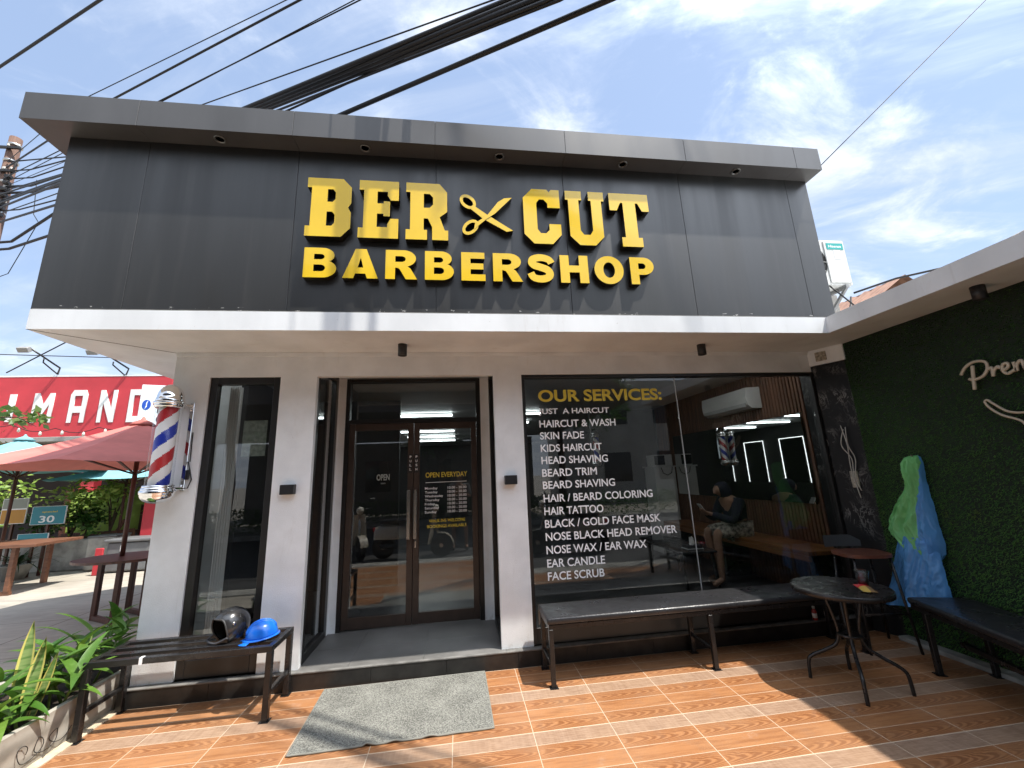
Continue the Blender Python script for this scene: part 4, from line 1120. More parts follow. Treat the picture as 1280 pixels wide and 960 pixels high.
def blade(V, F, base, dirv, L, wd, bend, fold=0.25, n=9, belly=0.45, tip=1.0):
    """one long pointed leaf arching over"""
    d = Vector(dirv).normalized(); side = d.cross(Vector((0, 0, 1)))
    side = side.normalized() if side.length > .05 else Vector((1, 0, 0))
    p_ = Vector(base); k0 = len(V); step = L / n
    for i in range(n + 1):
        s_ = i / n
        wv_ = wd * (math.sin(math.pi * min(1, s_ ** belly * .98 + .02)) ** .8) * (1 if s_ < 1 else 0) + .0006
        nrm = side.cross(d).normalized()
        V += [tuple(p_ - side * wv_ * .5 + nrm * wv_ * fold), tuple(p_), tuple(p_ + side * wv_ * .5 + nrm * wv_ * fold)]
        if i < n:
            a = k0 + i * 3
            F += [(a, a + 1, a + 4, a + 3), (a + 1, a + 2, a + 5, a + 4)]
        d = (d + Vector((0, 0, -bend / n))).normalized(); p_ = p_ + d * step


lush = leaf_mat('ginger_leaf', (0.055, 0.15, 0.018), (0.13, 0.24, 0.035), 0.40)
dark_l = leaf_mat('dark_leaf', (0.025, 0.085, 0.015), (0.06, 0.15, 0.022), 0.4)
stem_m = mat('green_stem', (0.16, 0.22, 0.05), 0.5, var=0.3, scale=20)
dry_m = mat('dry_stem', (0.24, 0.17, 0.08), 0.7)


def ginger(x, y, h, label, seed, nst=3, spread=.10, ll=.24, m_=None):
    rg = random.Random(seed)
    t_ = thing('leafy_plant', label, 'plant', (x, y, 0.2), 'broad leaved plants in the ribbed planter')
    V, F = [], []; st = MB()
    for k in range(nst):
        bx, by = x + rg.uniform(-spread, spread) * .7, y + rg.uniform(-spread, spread)
        tx, ty = bx + rg.uniform(-.12, .12), by + rg.uniform(-.12, .12); hh_ = h * rg.uniform(.7, 1.0)
        st.tube([(bx, by, .19), ((bx + tx) / 2, (by + ty) / 2, .19 + hh_ * .5), (tx, ty, .19 + hh_)], [.009, .007, .004], 6)
        nl = rg.randint(6, 8); a0 = rg.uniform(0, 6.28)
        for i in range(nl):
            f = .30 + .70 * i / (nl - 1); a = a0 + i * 2.4 + rg.uniform(-.4, .4)
            bp = (bx + (tx - bx) * f, by + (ty - by) * f, .19 + hh_ * f)
            el_ = rg.uniform(.35, .95) if i < nl - 1 else 1.5
            blade(V, F, bp, (math.cos(a) * .9, math.sin(a) * .9, el_), ll * rg.uniform(.75, 1.25), rg.uniform(.055, .085), rg.uniform(.6, 1.35), .20)
    st.build('stem', stem_m, t_)
    pymesh('leaves', V, F, m_ or lush, t_, True)


ginger(-0.27, -0.42, .34, 'bright green broad leaved plant in the middle of the ribbed planter', 3, 4, .07, .27)
ginger(-0.34, -0.08, .34, 'broad leaved plant at the back of the planter beside the left pillar', 5, 4, .10, .26)
ginger(-0.26, -0.69, .20, 'low broad leaved plant near the front end of the ribbed planter', 8, 3, .08, .22)
ginger(-0.45, -0.74, .34, 'leafy plant leaning out at the front left corner of the planter', 11, 4, .09, .27)
ginger(-0.42, 0.26, .38, 'broad leaved plant farthest back in the ribbed planter', 14, 3, .1, .27)
ginger(-0.60, -0.30, .28, 'broad leaved plant behind the others on the terrace side of the planter', 17, 3, .1, .25, dark_l)
# snake plant with yellow margins
sn = thing('snake_plant', 'tall snake plant with yellow edged upright leaves in the planter', 'plant', (-0.42, -0.5, 0.2))
sm_ = bpy.data.materials.new('snake_leaf'); sm_.use_nodes = True
t = sm_.node_tree; b = t.nodes['Principled BSDF']
at = t.nodes.new('ShaderNodeAttribute'); at.attribute_name = 'across'
e_ = NX(t, at.outputs['Fac']); pos, (x, y, z) = position(t)
bands = noise_n(t, vec(t, x * 6, y * 6, z * 40), 1.0, 3).ramp(0.42, 0.6)
t.links.new(mixc(t, e_.ramp(0.62, 0.74), mixc(t, bands, (0.10, 0.20, 0.05), (0.24, 0.33, 0.12)), (0.62, 0.56, 0.16)), b.inputs['Base Color']); b.inputs['Roughness'].default_value = 0.4
Vs, Fs, At = [], [], []
for (bx, by, hx, hy, L, wd) in ((-0.40, -0.52, .01, .02, .60, .085), (-0.35, -0.53, .10, .03, .50, .075), (-0.33, -0.49, .22, .02, .40, .05), (-0.46, -0.56, -.18, -.05, .36, .07), (-0.43, -0.47, -.05, .1, .42, .07)):
    k0 = len(Vs); n = 12
    for i in range(n + 1):
        s_ = i / n; wv_ = wd * (.55 + .45 * math.sin(s_ * 2.2)) * (1 - s_ ** 4) + .001
        c0 = Vector((bx + hx * s_ * L, by + hy * s_ * L, .17 + L * s_)); sd = Vector((math.cos(.4 + hx), math.sin(.4 + hx), 0))
        for j in range(5):
            e = (j - 2) / 2; Vs.append(tuple(c0 + sd * wv_ * .5 * e + Vector((sd.y, -sd.x, 0)) * .012 * (e * e))); At.append(abs(e))
        if i < n:
            for j in range(4):
                a = k0 + i * 5 + j; Fs.append((a, a + 1, a + 6, a + 5))
o = pymesh('leaves', Vs, Fs, sm_, sn, True)
o.data.attributes.new('across', 'FLOAT', 'POINT').data.foreach_set('value', At)
wr = MB(); pts = []
for k in range(60):
    a = k / 59 * 6 * math.pi; pts.append((-0.139 + .006 * math.sin(a * 2.3), -0.76 + .30 * k / 59 + .05 * math.cos(a), 0.075 + .055 * math.sin(a) * (1 - .3 * k / 59) + .02))
wr.tube(pts, 0.0022, 5)
tag(wr.build('wire_coil', cable_m), 'thin tangled black wire lying against the ribbed planter', 'wire')

# ------------------------------------------------------------------ outdoor air conditioner on the right
ac = thing('air_conditioner', 'white outdoor air conditioning unit bracketed beside the black sign wall', 'air conditioner', (6.7, 0.1, 3.6))
acw = mat('ac_white', (0.66, 0.66, 0.63), 0.45, var=0.1, scale=4)
MB().box(6.27, 7.055, 0.0, 0.30, 3.60, 4.185, 0.012, seg=2).build('casing', acw, ac)
MB().box(6.76, 7.035, -0.012, 0.0, 3.625, 4.165, 0.006).build('side_cover', acw, ac)
q = MB()
for k in range(9): q.lathe([(.03 + k * .027, -.004), (.034 + k * .027, -.010), (.038 + k * .027, -.004)], (0, 0, 0), 40, M=Matrix.Translation((6.52, 0.0, 3.89)) @ Matrix.Rotation(R(90), 4, 'X').inverted() @ Matrix.Scale(-1, 4, (0, 0, 1)))
for k in range(12): a = k * math.pi / 6; q.bar((6.52, -.006, 3.89), (6.52 + .25 * math.cos(a), -.006, 3.89 + .25 * math.sin(a)), .005)
q.build('fan_grille', mat('grille_grey', (0.40, 0.40, 0.38), 0.5), ac)
MB().lathe([(0, 0), (.25, 0)], (0, 0, 0), 40, M=Matrix.Translation((6.52, -0.0015, 3.89)) @ Matrix.Rotation(R(90), 4, 'X')).build('fan_opening', mat('fan_dark', (0.05, 0.05, 0.05), 0.7), ac)
q = MB(); q.box(6.795, 7.015, -0.0155, -0.0121, 4.055, 4.135); q.build('brand_plate', mat('teal_plate', (0.02, 0.36, 0.33), 0.4), ac)
link('brand_lettering', text_mesh('Hisense', 6.82, 6.99, 4.078, 4.112, XZ, 0.001, 0.015, (0, -0.0156, 0)), white_v, ac)
MB().box(6.88, 6.965, -0.0145, -0.0121, 3.93, 4.045).build('rating_sticker', white_v, ac)
for xx in (6.40, 6.95):
    q = MB(); q.bar((xx, 0.30, 3.58), (xx, -0.02, 3.58), .04); q.bar((xx, 0.30, 3.30), (xx, 0.0, 3.57), .03)
    q.build('bracket', mat('bracket_grey', (0.25, 0.25, 0.25), 0.5), ac)
q = MB(); q.tube([(6.75, 0.02, 3.60), (6.85, -0.02, 3.45), (7.0, -.03, 3.30), (7.25, 0.0, 3.20)], .008, 6); q.tube([(6.9, .1, 3.6), (7.02, .05, 3.4), (6.85, 0, 3.15), (6.60, 0.0, 3.0)], .007, 6); q.tube([(7.1, .1, 3.5), (7.0, .05, 3.3), (6.9, 0, 3.1)], .01, 6)
q.build('pipe', cable_m, ac)
MB().box(6.09, 7.15, 0.31, 0.5, 2.938, 3.62).build('side_wall', mat('grey_render', (0.30, 0.29, 0.27), 0.8, var=0.2, scale=4), shop)
nr = thing('neighbour_house', 'house with brown tiled roof behind the side canopy', 'house', (13.0, 6, 0))
q = MB(); q.prism([(8.9, 0.0), (15.1, 0.0), (15.1, 3.2), (12.0, 5.2), (8.9, 3.2)], 0, 9, Matrix.Translation((0, 12, 0)) @ XZ.to_4x4() @ Matrix.Scale(-1, 4, (0, 0, 1)) @ Matrix.Translation((0, 0, -0)))
q.build('wall', mat('house_cream', (0.45, 0.40, 0.33), 0.8), nr)
rt_m = mat('roof_tile', (0.42, 0.24, 0.16), 0.8, col2=(0.24, 0.13, 0.09), scale=3, stretch=(1, 6, 1), bump=0.6, bscale=14)
q = MB(); q.grid(lambda u, v: Vector((8.5 + 3.5 * v, 3 + 18 * u, 3.1 + 2.35 * v + .03 * math.sin(u * 400))), 120, 14); q.grid(lambda u, v: Vector((15.5 - 3.5 * v, 3 + 18 * u, 3.1 + 2.35 * v)), 10, 6)
q.build('roof', rt_m, nr)

# ------------------------------------------------------------------ things inside the shop
mi = thing('wall_mirror', 'long wall mirror on the slatted wall above the wooden bench inside', 'mirror', (6.35, 1.8, 1.6))
MB().box(6.335, 6.350, 0.345, 1.745, 1.130, 2.145).build('mirror_panel', mirror_m, mi)
MB().box(6.335, 6.350, 1.749, 3.24, 1.130, 2.145).build('mirror_panel', mirror_m, mi)
ia = thing('air_conditioner', 'white wall mounted air conditioner above the mirror inside the shop', 'air conditioner', (6.25, 1.4, 2.4))
q = MB(); prof_ = [(0, 0), (0.14, 0), (0.20, .05), (0.215, .14), (.20, .27), (0, .28)]
q.prism([(6.354 - a, 2.305 + b_) for a, b_ in prof_], 0, 0.98, Matrix.Translation((0, 1.90, 0)) @ XZ)
q.build('casing', appliance, ia)
q = MB(); q.bar((6.152, .95, 2.352), (6.152, 1.87, 2.352), .02, .05); q.build('louvre', mat('louvre_grey', (0.40, 0.40, 0.39), 0.5), ia)
wb = thing('wooden_bench', 'long brown wooden wall bench below the mirror inside the shop', 'bench', (6.1, 1.6, 0.1))
MB().box(5.90, 6.35, 0.10, 3.1, 0.655, 0.70, 0.004).build('seat', wood_bench, wb)
MB().box(5.895, 5.93, 0.10, 3.1, 0.60, 0.654, 0.003).build('front_rail', wood_bench, wb)
for yy in (0.14, 1.6, 3.0): MB().box(5.98, 6.33, yy, yy + .05, ZP, .653).build('leg', bmetal, wb)
cb = thing('cabinet', 'pale grey cabinet at the far end of the wooden bench', 'cabinet', (6.13, 3.45, 0.13))
MB().box(5.93, 6.33, 3.28, 3.68, ZP, 1.60, 0.004).build('body', appliance, cb)
MB().box(5.90, 6.34, 3.26, 3.70, 1.601, 1.625, 0.004).build('top', appliance, cb)
MB().box(5.945, 6.32, 3.272, 3.28, 0.25, 1.585, 0.003).build('door', appliance, cb)
mo = thing('microwave', 'white microwave oven on top of the grey cabinet', 'microwave', (6.15, 3.45, 1.625))
MB().box(5.96, 6.32, 3.32, 3.62, 1.627, 1.83, 0.006).build('body', appliance, mo)
MB().box(5.97, 6.17, 3.312, 3.32, 1.645, 1.815, 0.003).build('door', mat('dark_glass', (0.01, 0.01, 0.011), 0.1), mo)
q = MB(); q.tube([(6.05, 3.255, 1.60), (6.08, 3.25, 1.50), (6.16, 3.25, 1.46), (6.24, 3.25, 1.50), (6.27, 3.255, 1.60)], .006, 6); q.build('power_cable', bplastic, mo)
ct = thing('coffee_table', 'low black coffee table in front of the seated person', 'table', (5.35, 1.65, 0.13))
ctm = mat('table_dark', (0.035, 0.037, 0.04), 0.25)
MB().box(5.12, 5.60, 1.15, 2.15, 0.535, 0.560, 0.004).build('tabletop', ctm, ct)
for xx, ex in ((5.17, -.02), (5.55, .02)):
    for yy, ey in ((1.22, -.03), (2.08, .03)): MB().bar((xx, yy, .535), (xx + ex, yy + ey, ZP), .03).build('leg', bmetal, ct)
tx_ = thing('tissue_box', 'dark tissue box with white tissue on the coffee table', 'tissue box', (5.40, 1.40, 0.56))
MB().box(5.30, 5.50, 1.33, 1.47, 0.561, 0.60, 0.004).build('box', bplastic, tx_)
MB().box(5.29, 5.51, 1.32, 1.48, 0.5602, 0.566).build('tray', appliance, tx_)
q = MB(); q.grid(lambda u, v: Vector((5.40 + .035 * (1 - .4 * v) * math.cos(u * 6.283) + .01 * mnoise.noise(Vector((u * 5, v * 3, 2))), 1.40 + .03 * math.sin(u * 6.283), .60 + .09 * v + .012 * math.sin(u * 17))), 18, 5)
q.build('tissue', white_v, tx_)
bxx = thing('acrylic_box', 'clear acrylic box on the coffee table', 'box', (5.3, 1.75, 0.56))
MB().box(5.24, 5.38, 1.66, 1.84, 0.561, 0.66, 0.003).build('box_wall', clear, bxx)
barber_pole('striped barber pole on the dark partition behind the lettering inside', 5.02, 3.70, 1.66, 2.36, 0.07, -1, False, (5.02, 3.879))
barber_pole('striped barber pole in front of the long wall mirror inside', 6.270, 1.72, 1.58, 2.12, 0.052, -1, False, (6.334, 1.72))
for k, y0 in enumerate((5.45, 7.05, 8.70, 10.42)):
    lab = ['nearest', 'second', 'third', 'farthest'][k]
    s_ = thing('lit_mirror', lab + ' lit mirror along the left wall inside the shop', 'mirror', (0.1, y0 + .45, 1.0), 'lit mirrors along the inside wall')
    MB().box(0.092, 0.104, y0, y0 + .95, 1.0, 2.35).build('mirror_panel', mirror_m, s_)
    q = MB(); e = .014
    q.box(.105, .112, y0, y0 + e, 1.0, 2.35); q.box(.105, .112, y0 + .95 - e, y0 + .95, 1.0, 2.35); q.box(.105, .112, y0 + e, y0 + .95 - e, 2.35 - e, 2.35)
    q.build('light_strip', led_strip, s_)
op = thing('open_sign', 'small hanging sign reading OPEN inside the left door', 'sign', (1.59, YD + 0.05, 1.61))
q = MB(); q.box(1.505, 1.672, YD + 0.046, YD + 0.050, 1.530, 1.665); q.build('board', bplastic, op)
link('lettering', text_mesh('OPEN', 1.520, 1.658, 1.580, 1.648, XZ, 0.001, 0.03, (0, YD + 0.0455, 0)), white_v, op)
link('lettering', text_mesh('come in', 1.565, 1.615, 1.542, 1.560, XZ, 0.001, 0.02, (0, YD + 0.0455, 0)), white_v, op)
MB().tube([(1.515, YD + .048, 1.665), (1.588, YD + .048, 1.85), (1.662, YD + .048, 1.665)], .0025, 5).build('string', bplastic, op)


# ------------------------------------------------------------------ people
def skin(name, joints, bones, mats, parent, sub=2):
    names = list(joints); me = bpy.data.meshes.new(name)
    me.from_pydata([joints[n_][0] for n_ in names], [(names.index(a), names.index(b_)) for a, b_ in bones], [])
    o = bpy.data.objects.new(name, me); COL.objects.link(o)
    md = o.modifiers.new('s', 'SKIN'); md.use_smooth_shade = True
    for i, n_ in enumerate(names):
        r = joints[n_][1]; me.skin_vertices[0].data[i].radius = r if isinstance(r, tuple) else (r, r)
        me.skin_vertices[0].data[i].use_root = (i == 0)
    ms = o.modifiers.new('u', 'SUBSURF'); ms.levels = sub; ms.render_levels = sub
    dg = bpy.context.evaluated_depsgraph_get(); m2 = bpy.data.meshes.new_from_object(o.evaluated_get(dg)); bpy.data.objects.remove(o)
    m2.materials.clear()
    return link(name, m2, mats, parent)


skin_m = mat('skin', (0.34, 0.19, 0.125), 0.5)
navy = mat('navy_cloth', (0.006, 0.008, 0.024), 0.8, var=0.3, scale=9)
shorts_m = mat('patterned_cloth', (0.55, 0.50, 0.42), 0.8, col2=(0.05, 0.045, 0.04), scale=24)


def hand(J, B, root, at, dirs, palm=.034):
    at = Vector(at); d = Vector(dirs[0]).normalized(); s_ = Vector(dirs[1]).normalized(); dn = Vector(dirs[2]).normalized()
    J[root + '_p'] = (at + d * .05, (.036, .018)); B.append((root, root + '_p'))
    for k, (o_, L) in enumerate(((-.03, .062), (-.010, .072), (.010, .068), (.029, .054))):
        p0 = at + d * .075 + s_ * o_; p1 = p0 + d * L * .5 + dn * .008; p2 = p1 + d * L * .4 + dn * .025
        for nme, pp in (('a', p0), ('b', p1), ('c', p2)): J[f'{root}{k}{nme}'] = (pp, .0085)
        B += [(root + '_p', f'{root}{k}a'), (f'{root}{k}a', f'{root}{k}b'), (f'{root}{k}b', f'{root}{k}c')]
    t0 = at + d * .03 - s_ * .035; t1 = t0 + d * .03 - s_ * .02 + dn * .01
    J[root + 'ta'] = (t0, .011); J[root + 'tb'] = (t1, .009); B += [(root + '_p', root + 'ta'), (root + 'ta', root + 'tb')]


def head(J, B, neck, at, fwd):
    at = Vector(at); f = Vector(fwd).normalized()
    J['skull'] = (at + Vector((0, 0, .03)) - f * .012, .078); J['jaw'] = (at + f * .035 + Vector((0, 0, -.055)), .052); J['crown'] = (at + Vector((0, 0, .085)) - f * .015, .055)
    J['nose'] = (at + f * .098 + Vector((0, 0, -.012)), .010)
    B += [(neck, 'skull'), ('skull', 'jaw'), ('skull', 'crown'), ('skull', 'nose')]


ps = thing('person', 'person in navy hood and patterned shorts looking at a phone on the bench', 'person', (5.9, 1.15, 0.7))
py0 = 1.28
J = {'pelvis': ((6.02, py0, .80), .115), 'belly': ((6.00, py0, .92), .115), 'chest': ((5.95, py0, 1.08), (.13, .105)), 'neck': ((5.88, py0, 1.20), .05)}
B = [('pelvis', 'belly'), ('belly', 'chest'), ('chest', 'neck')]
head(J, B, 'neck', (5.82, py0, 1.275), (-1, 0, -.35))
for sd, s_ in (('l', -1), ('r', 1)):
    J['hip' + sd] = ((5.98, py0 + s_ * .09, .775), .085); J['knee' + sd] = ((5.62, py0 + s_ * .11, .765), .058); J['ank' + sd] = ((5.66 + .04 * s_, py0 + s_ * .10, .215), .036); J['toe' + sd] = ((5.52 + .04 * s_, py0 + s_ * .11, .165), .034)
    B += [('pelvis', 'hip' + sd), ('hip' + sd, 'knee' + sd), ('knee' + sd, 'ank' + sd), ('ank' + sd, 'toe' + sd)]
    J['sh' + sd] = ((5.94, py0 + s_ * .185, 1.13), .052); J['elb' + sd] = ((5.82, py0 + s_ * .20, .90), .040); J['wr' + sd] = ((5.62, py0 + s_ * .05, .985), .027)
    B += [('chest', 'sh' + sd), ('sh' + sd, 'elb' + sd), ('elb' + sd, 'wr' + sd)]
    hand(J, B, 'wr' + sd, (5.62, py0 + s_ * .05, .985), ((-1, -s_ * .3, .45), (0, s_, .2), (.3, -s_ * .6, .5)))
skin('body', J, B, skin_m, ps)
def sub(J, keys, grow, extra=None):
    r = {k: (J[k][0], tuple(q + grow for q in J[k][1]) if isinstance(J[k][1], tuple) else J[k][1] + grow) for k in keys}
    if extra: r.update(extra)
    return r
skin('jacket', sub(J, ['pelvis', 'belly', 'chest', 'shl', 'elbl', 'wrl', 'shr', 'elbr', 'wrr'], .018), [('pelvis', 'belly'), ('belly', 'chest'), ('chest', 'shl'), ('shl', 'elbl'), ('elbl', 'wrl'), ('chest', 'shr'), ('shr', 'elbr'), ('elbr', 'wrr')], navy, ps)
skin('hood', {'a': ((5.93, py0, 1.16), .085), 'b': ((5.85, py0, 1.30), .112), 'c': ((5.83, py0, 1.385), .072)}, [('a', 'b'), ('b', 'c')], navy, ps)
skin('shorts', sub(J, ['pelvis', 'hipl', 'kneel', 'hipr', 'kneer'], .02), [('pelvis', 'hipl'), ('hipl', 'kneel'), ('pelvis', 'hipr'), ('hipr', 'kneer')], shorts_m, ps)
ph_ = thing('phone', 'phone held by the seated person', 'phone', (5.53, py0, 1.06))
MB().box(-.037, .037, -.005, .005, -.075, .075, .003, Matrix.Translation((5.535, py0, 1.055)) @ Matrix.Rotation(R(90), 4, 'Z') @ Matrix.Rotation(R(-35), 4, 'X')).build('body', appliance, ph_)

pg = thing('person', 'person in dark shorts standing on the tiles, mirrored in the door glass', 'person', (2.41, -4.1, 0))
gx_, gy_ = 2.41, -4.22
J = {'pelvis': ((gx_, gy_, .93), .12), 'belly': ((gx_, gy_, 1.08), .125), 'chest': ((gx_, gy_, 1.28), (.15, .11)), 'neck': ((gx_, gy_ + .01, 1.46), .052)}
B = [('pelvis', 'belly'), ('belly', 'chest'), ('chest', 'neck')]
head(J, B, 'neck', (gx_, gy_ + .03, 1.58), (0, 1, 0))
for sd, s_ in (('l', -1), ('r', 1)):
    J['hip' + sd] = ((gx_ + s_ * .10, gy_, .88), .09); J['knee' + sd] = ((gx_ + s_ * .13, gy_ + .02, .50), .058); J['ank' + sd] = ((gx_ + s_ * .14, gy_ - .01, .09), .04); J['toe' + sd] = ((gx_ + s_ * .16, gy_ + .15, .035), .035)
    B += [('pelvis', 'hip' + sd), ('hip' + sd, 'knee' + sd), ('knee' + sd, 'ank' + sd), ('ank' + sd, 'toe' + sd)]
    J['sh' + sd] = ((gx_ + s_ * .19, gy_, 1.39), .055); J['elb' + sd] = ((gx_ + s_ * .24, gy_ + .06, 1.14), .042); J['wr' + sd] = ((gx_ + s_ * .10, gy_ + .20, 1.22), .028)
    B += [('chest', 'sh' + sd), ('sh' + sd, 'elb' + sd), ('elb' + sd, 'wr' + sd)]
    hand(J, B, 'wr' + sd, (gx_ + s_ * .10, gy_ + .20, 1.22), ((-s_ * .6, .8, .3), (0, 0, 1), (-s_, .2, 0)))
skin('body', J, B, skin_m, pg)
skin('shirt', sub(J, ['belly', 'chest', 'shl', 'elbl', 'shr', 'elbr', 'pelvis'], .018), [('pelvis', 'belly'), ('belly', 'chest'), ('chest', 'shl'), ('shl', 'elbl'), ('chest', 'shr'), ('shr', 'elbr')], mat('grey_cloth', (0.12, 0.12, 0.12), 0.8), pg)
skin('shorts', sub(J, ['pelvis', 'hipl', 'kneel', 'hipr', 'kneer'], .02), [('pelvis', 'hipl'), ('hipl', 'kneel'), ('pelvis', 'hipr'), ('hipr', 'kneer')], mat('black_cloth', (0.015, 0.015, 0.016), 0.8), pg)
skin('hair', {'a': ((gx_, gy_ - .005, 1.66), .075), 'b': ((gx_, gy_ - .045, 1.60), .065)}, [('a', 'b')], mat('hair', (0.012, 0.010, 0.009), 0.6), pg)
skin('shoe', {'a': ((gx_ - .14, gy_ - .03, .05), .045), 'b': ((gx_ - .165, gy_ + .16, .04), .04)}, [('a', 'b')], mat('black_cloth', (0, 0, 0)), pg)
skin('shoe', {'a': ((gx_ + .14, gy_ - .03, .05), .045), 'b': ((gx_ + .165, gy_ + .16, .04), .04)}, [('a', 'b')], mat('black_cloth', (0, 0, 0)), pg)

# ------------------------------------------------------------------ street side seen in the glass
def scooter(x, y, rz, label):
    t_ = thing('motor_scooter', label, 'scooter', (0, 0, 0))
    ivory = mat('scooter_ivory', (0.50, 0.46, 0.38), 0.25, coat=0.4)
    for xx in (-.60, .62):
        wv_ = MB(); Mw = Matrix.Translation((xx, 0, .235)) @ Matrix.Rotation(R(90), 4, 'X')
        wv_.lathe([(.15, -.05), (.22, -.05), (.235, -.02), (.235, .02), (.22, .05), (.15, .05)], (0, 0, 0), 28, M=Mw); wo = wv_.build('wheel', bplastic, t_)
        MB().lathe([(.02, -.055), (.14, -.03), (.155, -.045), (.155, .045), (.14, .03), (.02, .055)], (0, 0, 0), 24, M=Mw).build('rim', steel, wo)
    def tail(u, v):
        s_ = u; xx = -.78 + .80 * s_; a = v * math.pi; wd = .16 * math.sin(math.pi * min(1, .18 + s_ * .75)) ** .7; hh_ = .30 * math.sin(math.pi * min(1, .22 + s_ * .62)) ** .6
        return Vector((xx, wd * math.cos(a), .40 + hh_ * math.sin(a)))
    MB().grid(tail, 18, 12).build('rear_body', ivory, t_)
    MB().box(-.66, .02, -.13, .13, .70, .79, .035, seg=3).build('seat', leather, t_)
    MB().box(-.02, .36, -.17, .17, .26, .31, .02).build('footboard', bplastic, t_)
    MB().grid(lambda u, v: Vector((.36 + .10 * v + .05 * math.cos((u - .5) * 3), (u - .5) * .42 * (1 - .4 * v), .28 + .62 * v)), 12, 10).build('front_shield', ivory, t_)
    MB().grid(lambda u, v: Vector((.62 + .25 * math.cos(math.pi * (.05 + .9 * u)), (v - .5) * .16, .235 + .25 * math.sin(math.pi * (.05 + .9 * u)))), 14, 3).build('front_mudguard', ivory, t_)
    MB().tube([(.62, 0, .235), (.50, 0, .62), (.44, 0, .98)], .025, 8).build('fork', steel, t_)
    MB().tube([(.36, -.33, 1.02), (.44, -.15, 1.0), (.44, .15, 1.0), (.36, .33, 1.02)], .016, 8).build('handlebar', bplastic, t_)
    MB().lathe([(0, .06), (.06, .05), (.08, 0), (.07, -.05)], (0, 0, 0), 20, M=Matrix.Translation((.50, 0, .98)) @ Matrix.Rotation(R(90), 4, 'Y')).build('headlight', lamp_w, t_)
    MB().box(-.82, -.77, -.07, .07, .55, .63, .015).build('tail_light', mat('tail_red', (0.5, 0.02, 0.02), 0.2), t_)
    MB().tube([(-.65, .14, .28), (-.30, .15, .25), (0, .12, .22)], .045, 10).build('exhaust', bmetal, t_)
    for s_ in (-1, 1):
        q = MB(); q.tube([(.40, s_ * .22, 1.0), (.42, s_ * .28, 1.18)], .006, 6); q.box(.40, .425, s_ * .28 - .06, s_ * .28 + .06, 1.14, 1.22, .01); q.build('mirror', bplastic, t_)
    t_.location = (x, y, -.02); t_.rotation_euler = (0, 0, rz)
    return t_
sct = scooter(1.42, -3.75, R(8), 'ivory motor scooter at the kerb, mirrored in the left door')
copy_thing(sct, (0.05, -4.4, -.02), R(60), 'ivory motor scooter parked on the street, mirrored in the narrow window')
copy_thing(sct, (4.6, -4.6, -.02), R(190), 'ivory motor scooter parked on the street, mirrored in the shop window')

hg = thing('hedge', 'clipped green hedge across the street, mirrored in the doors', 'hedge', (0, -10, 0))
V, F = leafcloud(9000, lambda r: np.array([r.uniform(-9, 12), -9.9 - r.random() * .9, .08 + r.random() ** .7 * .75]), .10, .8, 4)
pymesh('foliage', V, F, leaf_mat('hedge_leaf', (0.03, 0.10, 0.02), (0.07, 0.16, 0.03)), hg)
MB().box(-9, 12, -11.0, -9.65, -.03, .12).build('kerb_bed', concrete, hg)
fh = thing('house', 'dark roofed house across the street, mirrored in the glass', 'house', (0, -17, 0))
q = MB(); q.box(-7, 6, -24, -16, 0, 3.4); q.build('wall', mat('house_grey', (0.13, 0.125, 0.12), 0.8, var=0.2, scale=1), fh)
q = MB(); q.prism([(-8, 3.4), (7, 3.4), (3.6, 6.2), (-4.6, 6.2)], 0, 9.5, Matrix.Translation((0, -15.4, 0)) @ XZ @ Matrix.Scale(-1, 4, (0, 0, 1))); q.build('roof', mat('dark_roof', (0.07, 0.06, 0.055), 0.7, var=0.3, scale=5, stretch=(1, 1, 8)), fh)
for xx in (-5, -2.2, 0.8, 3.4): MB().box(xx, xx + 1.2, -16.04, -15.98, 1.0, 2.5).build('window', mat('dark_glass', (0, 0, 0)), fh)
fh2 = thing('house', 'pale two storey house across the street, mirrored in the shop window', 'house', (14, -18, 0))
q = MB(); q.box(9, 20, -26, -17, 0, 6.4); q.build('wall', mat('house_pale', (0.42, 0.40, 0.36), 0.8, var=0.15, scale=1), fh2)
for zz in (1.0, 4.0):
    for xx in (10, 13, 16.5): MB().box(xx, xx + 1.5, -17.04, -16.98, zz, zz + 1.5).build('window', mat('dark_glass', (0, 0, 0)), fh2)


